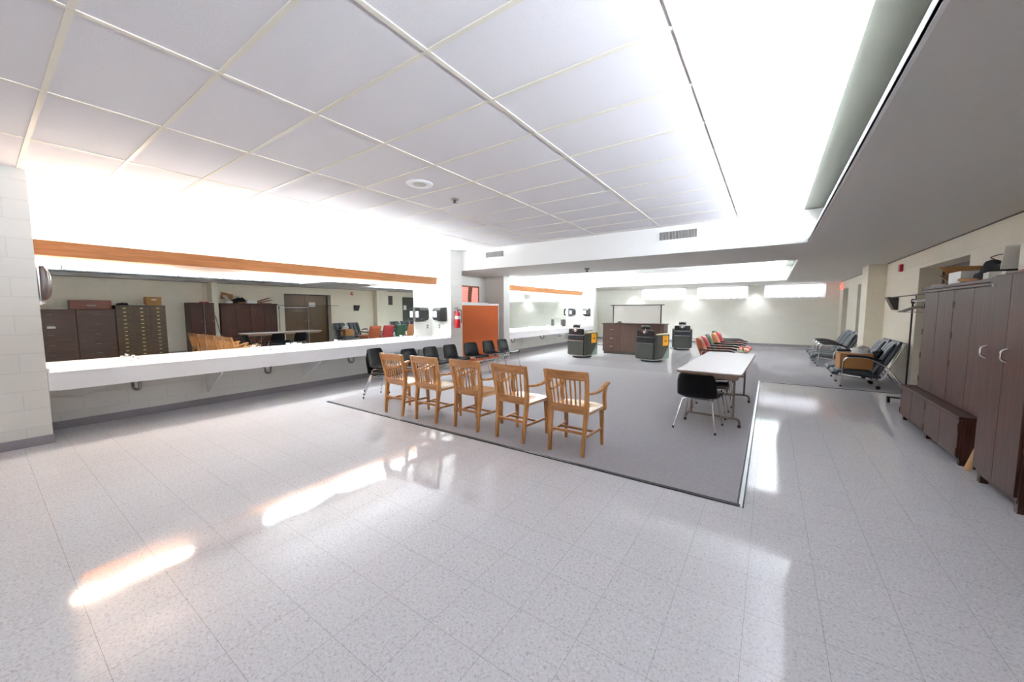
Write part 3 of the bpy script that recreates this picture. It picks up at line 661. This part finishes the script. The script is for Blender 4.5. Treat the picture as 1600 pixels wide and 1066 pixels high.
# ------------------------------------------------------------------ chrome recliners along the right wall (face -X)
def make_rec():
    t = thing('recliner_chair', 'x', 'recliner')
    Ms = Matrix.Translation((0, .13, .255)) @ Matrix.Rotation(R(7), 4, 'X')
    MB().cushion(.52, .62, .10, Ms, .2).build('seat', M['vblue'], t, smooth=60)
    Mb = Matrix.Translation((0, -.26, .555)) @ Matrix.Rotation(R(-66), 4, 'X')
    bk = MB().cushion(.52, .72, .10, Mb, .1).build('backrest', M['vblue'], t, smooth=60)
    for k in (-.17, 0, .17):
        Mp = Mb @ Matrix.Translation((k, .02, .06)); MB().cushion(.155, .62, .05, Mp, .3, 8).build('channel_pad', M['vblue'], bk, smooth=60)
    for s_ in (-1, 1):
        x = s_ * .30
        MB().tube(rounded([(x, .38, 0), (x, .36, .56), (x, .02, .575), (x, -.24, .42), (x, -.48, .06)], .10, 6), .013).build('arm_frame', M['chrome'], t, smooth=40)
        MB().tube(rounded([(x * .95, .45, .21), (x * .95, -.18, .15), (x * .95, -.46, .86)], .06, 5), .012).build('seat_frame', M['chrome'], t, smooth=40)
        MB().sweep(rounded([(x, .32, .592), (x, .06, .602), (x, -.16, .535)], .1, 4), .06, .03).build('armrest', M['black'], t, bev=.012)
        ca = MB().tube([(x, -.14, .06), (x, -.14, .17)], .009).build('caster_stem', M['steel'], t, smooth=40)
        MB().tube([(x - .011, -.14, .034), (x + .011, -.14, .034)], .034, 16).build('wheel', M['blackrub'], ca, smooth=40)
        MB().lathe([(.017, 0), (.017, .03)], 10, (x, .38, 0)).build('foot_cap', M['blackrub'], t, smooth=40)
    MB().tube([(-.285, .45, .21), (.285, .45, .21)], .012).tube([(-.285, -.46, .86), (.285, -.46, .86)], .012).tube([(-.30, -.14, .17), (.30, -.14, .17)], .009).tube([(-.30, -.48, .06), (.30, -.48, .06)], .009).each('cross_bar', M['chrome'], t, smooth=40)
    MB().cushion(.50, .10, .10, Matrix.Translation((0, .46, .25)), .1, 8).build('leg_rest', M['vblue'], t, smooth=60)
    return t
rc = make_rec()
RC = [(1.55, 9.66, 'slate vinyl recliner with chrome arms holding the carton, nearest the coat rack'), (1.55, 10.36, 'slate vinyl recliner beside the one with the carton, at the wall before the pilaster'),
      (1.45, 12.68, 'slate vinyl recliner just beyond the pilaster'), (1.45, 13.34, 'slate vinyl recliner in the middle of three beyond the pilaster'), (1.45, 14.0, 'slate vinyl recliner farthest along the right wall')]
for i, (x, y, lb) in enumerate(RC): place(rc, i == 0, (x, y, .006), R(90), lb, 'chrome recliners along the right wall')
def blob(name, m, loc, d, seed, label, cat, amp=.22, rz=0, par=None):
    from mathutils import noise
    me = MB(); 
    def f(u, v):
        th, ph = 2 * PI * u, PI * v; n_ = Vector((math.sin(ph) * math.cos(th), math.sin(ph) * math.sin(th), math.cos(ph)))
        k = 1 + amp * noise.noise(n_ * 1.7 + Vector((seed, 0, 0))) * 2 + amp * .8 * noise.noise(n_ * 4.5 + Vector((0, seed, 0)))
        return Vector((n_.x * d[0] * k, n_.y * d[1] * k, max(n_.z * k, -.35) * d[2] + .35 * d[2]))
    me.grid(f, 40, 24); o = me.build(name, m, smooth=80, loc=loc, rot=(0, 0, rz)); return tag(o, label, cat)
t = thing('cardboard_carton', 'brown cardboard carton lying on the seat of the nearest recliner', 'box', (1.40, 9.70, .338), R(4))
MB().box(-.26, .22, -.19, .19, 0, .29).build('carton_body', M['card'], t, bev=.004)
MB().box(-.261, .221, -.022, .022, .2905, .292).build('packing_tape', M['cardd'], t)
blob('cloth_bundle', M['clothw'], (1.46, 9.66, .632), (.15, .13, .10), 3, 'crumpled white cloth on the carton of the nearest recliner', 'cloth')
blob('garment', M['cloth'], (1.76, 9.72, .56), (.10, .22, .11), 21, 'dark crumpled garment thrown on the back of the nearest recliner', 'clothing', .3)

# ------------------------------------------------------------------ barber chairs
def make_barber():
    t = thing('barber_chair', 'x', 'barber chair')
    base = MB().lathe([(.05, 0), (.30, 0), (.31, .012), (.30, .035), (.05, .05)], 32); base.v = [(v[0] * .9, v[1] * 1.12 + .0, v[2]) for v in base.v]
    base.build('base_plate', M['black'], t, smooth=40)
    MB().lathe([(.12, .03), (.12, .16), (.07, .16)], 20).build('pump_column', M['black'], t, smooth=40)
    MB().box(-.27, .27, -.37, -.29, .08, .70).build('lower_back', M['olive'], t, bev=.02)
    for s_ in (-1, 1):
        sp = MB().prism([(-.33, .09), (.12, .09), (.36, .45), (.38, .76), (-.33, .76)], s_ * .30 - .035, s_ * .30 + .035, 'x').build('side_panel', M['olive'], t, bev=.02)
        MB().prism([(-.02, .07), (.36, .07), (.38, .43), (.33, .43)], s_ * .30 - .038, s_ * .30 + .038, 'x').build('skirt_panel', M['sage'], t, bev=.01)
        MB().box(s_ * .30 - .045, s_ * .30 + .045, -.24, .36, .765, .80).build('armrest', M['creamv'], t, bev=.012)
        g = MB().box(s_ * .338 - .002, s_ * .338 + .002, -.01, .29, .45, .74).build('warning_card', M['yellow'], t)
        xx = s_ * .3415
        MB().prism([(.06, .56), (.10, .63), (.14, .60), (.17, .65), (.23, .56)], xx - .001, xx + .001, 'x').prism([(.07, .69), (.21, .69), (.21, .71), (.07, .71)], xx - .001, xx + .001, 'x').build('card_print', M['redor'], g)
        MB().lathe([(.02, -.02), (.03, 0), (.02, .02)], 14, (s_ * .35, .33, .40), Matrix.Rotation(R(90), 4, 'Y')).build('side_knob', M['chrome'], t, smooth=40)
    MB().box(-.262, .262, -.385, -.30, .71, .90).build('back_pad', M['black'], t, bev=.025)
    MB().box(-.262, .262, -.377, -.36, .545, .69).build('back_panel', M['cloth'], t, bev=.006)
    for z in (.70, .53): MB().box(-.265, .265, -.392, -.375, z - .008, z + .008).build('chrome_strip', M['chrome'], t, bev=.004)
    MB().box(-.29, .29, -.37, .33, .055, .08).build('chrome_skirt', M['chrome'], t, bev=.004)
    MB().cushion(.50, .58, .14, Matrix.Translation((0, .02, .56)), .2).build('seat', M['black'], t, smooth=60)
    MB().box(-.24, .24, -.30, .28, .09, .50).build('seat_base', M['olive'], t)
    MB().tube([(0, -.36, .80), (0, -.35, .95)], .018).lathe([(.03, -.05), (.055, -.03), (.055, .03), (.03, .05)], 16, (0, -.37, .85), Matrix.Rotation(R(90), 4, 'Y')).cbox((0, -.40, .86), (.20, .012, .05)).build('headrest_bracket', M['chrome'], t, smooth=40)
    MB().cushion(.24, .11, .08, Matrix.Translation((0, -.33, .985)) @ Matrix.Rotation(R(60), 4, 'X'), .2, 8).build('headrest', M['black'], t, smooth=60)
    MB().box(-.13, .13, -.375, -.345, 1.005, 1.03).build('headrest_rim', M['chrome'], t, bev=.008)
    MB().tube(rounded([(-.16, .34, .30), (-.16, .62, .16), (.16, .62, .16), (.16, .34, .30)], .05, 5), .014).build('footrest_frame', M['chrome'], t, smooth=40)
    MB().cbox((0, .60, .18), (.34, .14, .02), (R(-20), 0, 0)).build('footrest', M['chrome'], t, bev=.006)
    MB().tube([(.32, .30, .40), (.42, .42, .36), (.48, .46, .37)], .010).lathe([(.02, -.02), (.024, 0), (.012, .02)], 10, (.48, .46, .375)).build('lever', M['black'], t, smooth=40)
    return t
bc = make_barber()
for i, (x, y, r, lb) in enumerate([(-4.86, 10.95, -8, 'grey green barber chair with yellow card, in front of the far counter'), (-2.78, 11.15, -16, 'grey green barber chair with yellow card, in front of the brown cabinet'), (-2.66, 15.0, 10, 'grey green barber chair seen straight from behind, near the far wall')]):
    place(bc, i == 0, (x, y, 0), R(r), lb, 'barber chairs')

# ------------------------------------------------------------------ brown back-bar cabinet with framed board
t = thing('back_bar_cabinet', 'brown laminate cabinet with drawers and a framed white board on top', 'cabinet', (-3.7, 12.5, 0))
x0, x1 = -.97, 1.0
MB().box(x0, x1, -.28, .28, .08, 1.0).build('body', M['desk'], t)
MB().box(x0 + .03, x1 - .03, -.25, .26, 0, .08).build('plinth', M['frame'], t)
MB().box(x0 - .03, x1 + .03, -.31, .30, 1.0, 1.03).build('worktop', M['desk'], t, bev=.004)
for z0, z1 in ((.67, .97), (.41, .65), (.12, .39)):
    d = MB().box(x0 + .03, x0 + .60, -.30, -.281, z0, z1).build('drawer', M['desk'], t, bev=.004)
    MB().tube(rounded([(x0 + .26, -.30, (z0 + z1) / 2), (x0 + .26, -.325, (z0 + z1) / 2), (x0 + .37, -.325, (z0 + z1) / 2), (x0 + .37, -.30, (z0 + z1) / 2)], .01, 3), .006).build('drawer_pull', M['chrome'], d, smooth=40)
for a in (.64, 1.27):
    MB().box(x0 + a, x0 + a + .60, -.30, -.281, .12, .97).build('cabinet_door', M['desk'], t, bev=.004)
MB().box(x0 + .20, x0 + .23, .10, .14, 1.03, 1.64).box(x1 - .20, x1 - .17, .10, .14, 1.03, 1.64).box(x0 + .12, x1 - .09, .07, .17, 1.62, 1.645).build('board_frame', M['frame'], t, bev=.003)
MB().box(x0 + .23, x1 - .20, .112, .128, 1.035, 1.62).build('white_board', M['paper'], t)
t = thing('clipper_tray', 'small dark clipper tray on the brown cabinet below the framed board', 'tray', (-4.13, 12.32, 1.03), R(6))
MB().box(-.09, .09, -.05, .05, 0, .02).build('tray', M['black'], t); MB().cbox((0, 0, .045), (.11, .04, .04)).build('clipper', M['dkgrey'], t, bev=.01)

# ------------------------------------------------------------------ right wall furniture
def cup_handle(par, p, m, z=.10):
    MB().tube(rounded([(p[0], p[1], p[2] + z / 2), (p[0] - .035, p[1], p[2] + z / 2 - .015), (p[0] - .035, p[1], p[2] - z / 2 + .015), (p[0], p[1], p[2] - z / 2)], .02, 4), .008).build('handle', m, par, smooth=40)
def hinge(par, y, z, x): MB().box(x - .006, x, y - .008, y + .008, z - .035, z + .035).build('hinge', M['hinge'], par)
# near wardrobe
t = thing('wardrobe', 'tall dark wood wardrobe with two chrome handles, cut by the right edge', 'wardrobe', (1.8, 4.505, 0))
X0 = -.30
MB().box(X0 + .02, .28, -.335, .335, .10, 1.75).build('carcass', M['walnut'], t, bev=.004)
for k, (a, b_) in enumerate(((-.333, -.002), (.002, .333))):
    d = MB().box(X0, X0 + .019, a, b_, .12, 1.735).build('wardrobe_door', M['mahog' if False else 'walnut'], t, bev=.003)
    cup_handle(d, (X0, (b_ - .05), 1.12), M['chrome'])
MB().box(X0 + .03, X0 + .08, -.32, -.27, 0, .10).box(X0 + .03, X0 + .08, .27, .32, 0, .10).box(.22, .27, -.32, -.27, 0, .10).box(.22, .27, .27, .32, 0, .10).box(X0 + .025, .26, -.31, .31, .07, .10).build('foot_frame', M['walnut_h'], t)
MB().box(X0 - .003, X0, .26, .30, 1.66, 1.675).build('name_plate', M['steel'], t)
# low base cabinet
t = thing('base_cabinet', 'low long dark wood cabinet under the wide wardrobe', 'cabinet', (1.8, 6.12, 0))
Y0, Y1 = -.94, .93
MB().box(-.28, .28, Y0, Y1, .06, .44).build('carcass', M['walnut'], t, bev=.003)
MB().box(-.305, .28, Y0 - .01, Y1 + .01, .44, .47).build('top', M['walnut_h'], t, bev=.004)
for k in range(4):
    w_ = (Y1 - Y0) / 4
    d = MB().box(-.30, -.281, Y0 + k * w_ + .003, Y0 + (k + 1) * w_ - .003, .075, .435).build('cabinet_door', M['walnut'], t, bev=.002)
    for z in (.13, .37): hinge(d, Y0 + (k if k % 2 == 0 else k + 1) * w_ + (.016 if k % 2 == 0 else -.016), z, -.30)
MB().box(-.27, -.22, Y0 + .02, Y0 + .07, 0, .06).box(-.27, -.22, Y1 - .07, Y1 - .02, 0, .06).box(-.27, -.22, -.02, .03, 0, .06).box(.2, .25, Y0 + .02, Y0 + .07, 0, .06).box(.2, .25, Y1 - .07, Y1 - .02, 0, .06).each('foot', M['walnut_h'], t)
# wide wardrobe on the base
t = thing('wide_wardrobe', 'wide dark wood wardrobe with four doors standing on the low cabinet', 'wardrobe', (1.85, 5.97, .47))
Y0, Y1 = -.92, .93
MB().box(-.22, .235, Y0, Y1, 0, 1.23).build('carcass', M['walnut'], t, bev=.003)
MB().box(-.27, .235, Y0 - .01, Y1 + .02, 1.24, 1.275).box(-.255, .235, Y0, Y1 + .01, 1.21, 1.24).build('cornice', M['walnut_h'], t, bev=.006)
for k in range(4):
    w_ = (Y1 - Y0) / 4
    d = MB().box(-.24, -.221, Y0 + k * w_ + .003, Y0 + (k + 1) * w_ - .003, .01, 1.205).build('wardrobe_door', M['walnut'], t, bev=.002)
    for z in (.12, .42, .72, 1.05): hinge(d, Y0 + (k if k % 2 == 0 else k + 1) * w_ + (.016 if k % 2 == 0 else -.016), z, -.24)
# things on top
TOPZ = 1.745
def box_thing(name, m, c, d, rot, label, cat, group=None, bev=.003):
    o = MB().cbox((0, 0, 0), d).build(name, m, loc=c, rot=rot, bev=bev); return tag(o, label, cat, group)
box_thing('cardboard_sheet', M['card'], (1.86, 6.45, TOPZ + .125), (.36, .62, .012), (R(20), 0, R(4)), 'flattened tan cardboard leaning on the wide wardrobe, upper one', 'cardboard', 'cardboard on the wide wardrobe')
box_thing('cardboard_sheet', M['cardd'], (1.84, 6.52, TOPZ + .072), (.34, .56, .012), (R(13), 0, R(-5)), 'flattened brown cardboard under the tan sheet on the wide wardrobe', 'cardboard', 'cardboard on the wide wardrobe')
box_thing('paper_folder', M['redcase'], (1.74, 6.56, TOPZ + .012), (.22, .34, .022), (0, 0, R(6)), 'thin dark red folder at the far front corner of the wide wardrobe', 'folder')
t = thing('storage_tray', 'open white box on top of the wide wardrobe', 'box', (1.74, 6.06, TOPZ))
MB().box(-.12, .12, -.16, .16, 0, .006).box(-.12, -.114, -.16, .16, .006, .125).box(.114, .12, -.16, .16, .006, .125).box(-.114, .114, -.16, -.154, .006, .125).box(-.114, .114, .154, .16, .006, .125).build('tray_walls', M['white'], t)
blob('fabric_heap', M['cloth'], (1.86, 5.70, TOPZ), (.17, .22, .15), 5, 'black fabric heap on top of the wide wardrobe', 'fabric', .2)
box_thing('cardboard_flap', M['card'], (1.69, 5.74, TOPZ + .02), (.16, .22, .03), (R(5), 0, R(20)), 'small tan cardboard piece before the black fabric heap', 'cardboard')
box_thing('white_carton', M['paper'], (1.72, 5.33, TOPZ + .035), (.2, .2, .06), (0, 0, R(-8)), 'low white carton on the wide wardrobe beside the near wardrobe', 'box')
box_thing('leaning_board', M['paper'], (1.80, 5.30, TOPZ + .19), (.2, .02, .24), (R(38), 0, R(-12)), 'white panel leaning aslant on the low white carton', 'panel')
box_thing('propped_cardboard', M['card'], (1.97, 5.38, TOPZ + .25), (.03, .36, .24), (R(-14), R(12), 0), 'tan cardboard panel propped at the wall above the wide wardrobe', 'cardboard')
o = MB().tube(rounded([(0, -.10, .0), (0, -.12, .04), (0, .02, .065), (0, .10, .04), (0, .06, .02)], .04, 5), .005).build('wire_hook', M['frame'], smooth=40, loc=(1.80, 5.62, TOPZ + .19), rot=(0, 0, .6)); tag(o, 'bent wire hook on the black fabric heap', 'wire')
box_thing('flat_red_box', M['red'], (1.74, 4.66, 1.768), (.22, .30, .035), (0, 0, R(3)), 'flat red box on top of the near wardrobe', 'box')
box_thing('paper_box', M['paper'], (1.60, 4.77, 1.764), (.12, .09, .027), (0, 0, R(-4)), 'small white paper pack beside the flat red box', 'paper pack')
# sticks
o = MB().tube([(0, 0, .0), (.10, -.06, .50)], [.024, .019], 12).build('wooden_bat', M['stick'], smooth=40, loc=(1.545, 5.07, .012)); tag(o, 'pale wooden stick leaning between the two wardrobes', 'stick')
# garment rack
t = thing('garment_rack', 'rolling garment rack with a white bar by the brown door', 'clothes rack', (1.78, 7.6, 0))
for s_ in (-1, 1):
    MB().tube([(0, s_ * .55, .10), (0, s_ * .55, 1.60)], .011).build('upright', M['black'], t, smooth=40)
    MB().tube([(-.20, s_ * .55, .09), (.20, s_ * .55, .09)], .013).build('foot_bar', M['black'], t, smooth=40)
    for x in (-.18, .18):
        MB().tube([(x - .014, s_ * .55, .042), (x + .014, s_ * .55, .042)], .042, 16).box(x - .018, x + .018, s_ * .55 - .01, s_ * .55 + .01, .05, .085).build('caster', M['blackrub'], t, smooth=40)
    MB().lathe([(.02, 1.56), (.024, 1.60), (.018, 1.63)], 12, (0, s_ * .55, 0)).build('joint', M['black'], t, smooth=40)
MB().tube([(0, -.60, 1.60), (0, .60, 1.60)], .014, 10).build('hanging_bar', M['white'], t, smooth=40)
MB().tube([(.03, -.60, 1.69), (.03, 2.0, 1.69)], .009).tube([(.03, -.55, 1.60), (.03, -.55, 1.69)], .007).tube([(.03, .55, 1.60), (.03, .55, 1.69)], .007).build('top_rail', M['frame'], t, smooth=40)
hg = thing('clothes_hanger', 'wire clothes hanger on the white bar of the garment rack', 'hanger', (0, 0, 0), 0, 'wire hangers on the garment rack')
MB().tube(bez((0, 0, -.12), (.0, 0, .005), (.0, 0, .012), 3) and rounded([(0, 0, -.07), (0, 0, -.012), (.022, 0, .012), (.0, 0, .022), (-.02, 0, .008)], .012, 4), .003).build('hook', M['steel'], hg, smooth=40)
MB().tube(rounded([(0, 0, -.07), (.20, 0, -.16), (-.20, 0, -.16), (0, 0, -.07)], .02, 4), .0035).build('shoulder_wire', M['steel'], hg, smooth=40)
for k in range(9):
    o = hg if k == 0 else copy_tree(hg)
    o.location = (1.78, 7.62 + .05 * k + random.uniform(-.012, .012), 1.592); o.rotation_euler = (0, 0, R(random.uniform(-14, 14)))
# wall things
t = thing('fire_alarm', 'red fire alarm strobe high on the right wall', 'alarm', (XR, 10.45, 2.28), R(-90))
MB().box(-.06, .06, -.05, -.001, -.07, .07).build('alarm_body', M['red'], t, bev=.006); MB().box(-.03, .03, -.075, -.05, -.02, .03).build('strobe_lens', M['white'], t, bev=.006)
t = thing('wall_speaker', 'dark wedge shaped wall box above the recliners', 'wall box', (XR, 10.65, 1.46), R(-90))
MB().prism([(-.002, 0), (-.05, .0), (-.09, .08), (-.16, .25), (-.002, .25)], -.12, .12, 'x').build('wedge_body', M['dkgrey'], t, bev=.006)
MB().box(-.13, .13, -.17, -.002, .25, .262).build('top_plate', M['frame'], t)
t = thing('wall_grille', 'dark ventilation grille on the right wall seen in the mirror', 'grille', (XR, 12.55, 2.0), R(-90))
MB().box(-.25, .25, -.012, -.001, -.24, .24).build('grille_frame', M['ventd'], t); g = MB()
for k in range(12): g.box(-.22, .22, -.02, -.012, -.21 + k * .036, -.195 + k * .036)
g.build('louvre', M['frame'], t)
tag(MB().box(XR + .279, XR + .284, 8.55, 8.83, 1.64, 1.84).build('paper_notice', M['paper']), 'white paper notice taped to the brown double door', 'notice')
tag(MB().box(XR + .279, XR + .284, 13.75, 13.95, 1.5, 1.75).build('paper_notice', M['paper']), 'white paper notice on the dark door seen in the mirror', 'notice')
t = thing('exit_sign', 'red lit exit sign in the far right corner under the ceiling', 'exit sign', (XR - .02, 17.9, 2.2), R(-90))
MB().box(-.15, .15, -.025, .018, 0, .2).build('sign_box', M['exitr'], t, bev=.006)
fc = bpy.data.curves.new('lettering', 'FONT'); fc.body = 'EXIT'; fc.size = .14; fc.align_x = 'CENTER'; fc.extrude = .001
fo = bpy.data.objects.new('lettering_source', fc); C.objects.link(fo)
me = bpy.data.meshes.new_from_object(fo); bpy.data.objects.remove(fo); fo = bpy.data.objects.new('lettering', me); C.objects.link(fo); fo.parent = t; fo.location = (0, -.0265, .05); fo.rotation_euler = (R(90), 0, 0); me.materials.clear(); me.materials.append(M['white'])

# chests of drawers seen in the mirror
def chest(name, y0, y1, h, cols, rows, m, label, pull, xf=1.5, fr=None):
    t = thing(name, label, 'chest of drawers', ((xf + XR) / 2, (y0 + y1) / 2, 0)); hx = (XR - xf) / 2 - .012; hy = (y1 - y0) / 2
    MB().box(-hx + .02, hx, -hy, hy, 0.06, h).box(-hx + .04, hx - .02, -hy + .02, hy - .02, 0, .06).build('carcass', m, t, bev=.003)
    MB().box(-hx - .01, hx, -hy, hy, h, h + .025).build('top', m, t, bev=.004)
    cw = 2 * hy / cols; rh = (h - .10) / rows
    for c_ in range(cols):
        for r_ in range(rows):
            a = -hy + c_ * cw; z = .09 + r_ * rh
            d = MB().box(-hx, -hx + .019, a + .008, a + cw - .008, z + .004, z + rh - .004).build('drawer', m, t)
            cy, cz = a + cw / 2, z + rh / 2
            if pull == 'brass':
                MB().box(-hx - .004, -hx, cy - .032, cy + .032, cz - .010, cz + .012).build('label_pull', M['brass'], d)
            else:
                MB().tube(rounded([(-hx, cy - .05, cz + .03), (-hx - .03, cy - .05, cz + .03), (-hx - .03, cy + .05, cz + .03), (-hx, cy + .05, cz + .03)], .012, 3), .006).build('pull', M['steel'], d, smooth=40)
    return t
ta = chest('drawer_chest', .72, 1.66, 1.50, 1, 5, M['chest'], 'dark brown chest of wide drawers with a white label, left in the mirror', 'wire')
MB().box(-.296, -.289, -.06, .09, 1.0, 1.06).build('white_label', M['paper'], ta)
chest('drawer_chest', 1.665, 2.43, 1.50, 1, 5, M['chest'], 'dark brown chest of wide drawers under the red case, in the mirror', 'wire')
chest('card_file_chest', 2.44, 3.56, 1.62, 3, 13, M['chest2'], 'card file chest with three columns of brass labelled drawers, in the mirror', 'brass')
t = thing('wooden_case', 'reddish wooden case on top of the dark drawer chests', 'case', (1.8, 1.98, 1.525))
MB().box(-.22, .22, -.40, .40, 0, .26).build('case_body', M['redcase'], t, bev=.006); MB().box(-.226, -.22, -.09, .09, .09, .12).build('case_handle', M['steel'], t)
t = thing('carton', 'cardboard carton on the card file chest', 'box', (1.76, 3.32, 1.645)); MB().box(-.15, .15, -.18, .18, 0, .27).build('carton_body', M['card'], t, bev=.004); MB().box(-.152, -.15, -.06, .06, .16, .20).build('carton_label', M['paper'], t)
box_thing('paper_stack', M['paper'], (1.72, 2.98, 1.657), (.22, .30, .022), (0, 0, R(8)), 'white papers lying on the card file chest', 'papers')
blob('cable_heap', M['cloth'], (1.76, 2.64, 1.645), (.10, .13, .05), 12, 'dark heap on the card file chest', 'fabric', .3)
box_thing('paper_stack', M['paper'], (1.72, 1.35, 1.535), (.26, .36, .018), (0, 0, R(-4)), 'white papers lying on the left drawer chest', 'papers')
o = MB().tube([(0, 0, 0), (.06, -.22, 1.30)], .012, 8).build('pole', M['frame'], smooth=40, loc=(1.60, 5.12, .012)); tag(o, 'thin dark pole leaning at the pilaster between the wardrobes', 'pole')

# ------------------------------------------------------------------ ceiling things
t = thing('ceiling_speaker', 'round white ceiling speaker', 'speaker', (-3.48, 3.12, ZC))
MB().lathe([(.155, 0), (.155, -.006), (.14, -.014), (.10, -.016), (.08, -.008), (.08, 0)], 36).build('bezel', M['white'], t, smooth=40)
MB().lathe([(.08, -.008), (.05, -.012), (.001, -.013)], 28).build('mesh_cover', M['ventl'], t, smooth=40)
t = thing('ceiling_sprinkler', 'small dark sprinkler head in a ring on the grid ceiling', 'sprinkler', (-3.56, 3.80, ZC))
MB().lathe([(.06, 0), (.055, -.012), (.03, -.014)], 24).build('escutcheon', M['steel'], t, smooth=40); MB().lathe([(.014, -.01), (.014, -.04), (.03, -.045), (.03, -.05), (.005, -.055)], 14).build('deflector', M['frame'], t, smooth=40)
t = thing('sprinkler_head', 'dark sprinkler head under the plaster beam', 'sprinkler', (-3.72, 8.60, ZS))
MB().lathe([(.07, 0), (.06, -.02), (.03, -.025)], 24).build('escutcheon', M['ventd'], t, smooth=40); MB().lathe([(.018, -.02), (.016, -.06), (.045, -.07), (.045, -.078), (.01, -.085)], 14).build('deflector', M['frame'], t, smooth=40)
t = thing('ceiling_diffuser', 'faint white slot diffuser in the ceiling above the near mirror', 'vent', (-7.0, 3.72, ZC))
MB().box(-.08, .08, -.17, .17, -.008, 0).build('frame', M['white'], t); MB().box(-.05, .05, -.14, .14, -.010, -.007).build('slot', M['ventl'], t)
for i, (x0, x1, z0, z1, lb) in enumerate(((-5.76, -5.22, 2.74, 2.87, 'air grille on the white beam face near the pier'), (-1.72, -1.10, 2.73, 2.87, 'air grille on the white beam face near the cove'))):
    t = thing('air_grille', lb, 'vent', ((x0 + x1) / 2, B0, (z0 + z1) / 2), 0, 'air grilles on the beam'); w_, h_ = (x1 - x0) / 2, (z1 - z0) / 2
    MB().box(-w_, w_, -.006, -.001, -h_, h_).build('backing', M['ventd'], t)
    MB().box(-w_ - .015, w_ + .015, -.012, -.001, h_, h_ + .015).box(-w_ - .015, w_ + .015, -.012, -.001, -h_ - .015, -h_).box(-w_ - .015, -w_, -.012, -.001, -h_, h_).box(w_, w_ + .015, -.012, -.001, -h_, h_).build('frame', M['white'], t)
    f = MB(); n = 26
    for k in range(n): f.box(-w_ + (k + .3) * 2 * w_ / n, -w_ + (k + .6) * 2 * w_ / n, -.012, -.006, -h_, h_)
    f.build('fin', M['ventl'], t)

# ------------------------------------------------------------------ world, camera, view
w = bpy.data.worlds.new('World'); scene.world = w; w.use_nodes = True
w.node_tree.nodes['Background'].inputs[0].default_value = (.8, .88, 1, 1); w.node_tree.nodes['Background'].inputs[1].default_value = .3
cd = bpy.data.cameras.new('camera'); co = bpy.data.objects.new('camera', cd); C.objects.link(co); scene.camera = co
cd.sensor_fit = 'HORIZONTAL'; cd.sensor_width = 36; cd.lens = 582.08 / 1600 * 36; cd.clip_start = .05; cd.clip_end = 100
yaw, pit, roll = .6047, .0826, -.0021
fwd = Vector((-math.sin(yaw) * math.cos(pit), math.cos(yaw) * math.cos(pit), -math.sin(pit))); rt = Vector((math.cos(yaw), math.sin(yaw), 0)); up = rt.cross(fwd)
r2 = rt * math.cos(roll) + up * math.sin(roll); u2 = up * math.cos(roll) - rt * math.sin(roll)
mt = Matrix((r2, u2, -fwd)).transposed().to_4x4(); mt.translation = (0, 0, 1.4725); co.matrix_world = mt
vs = scene.view_settings; vs.view_transform = 'Standard'; vs.look = 'None'; vs.gamma = 1; vs.use_curve_mapping = False; vs.exposure = 2.68
cy = scene.cycles
cy.use_denoising = True; cy.max_bounces = 10; cy.diffuse_bounces = 6; cy.glossy_bounces = 6; cy.sample_clamp_indirect = 4; cy.caustics_reflective = True; cy.caustics_refractive = False
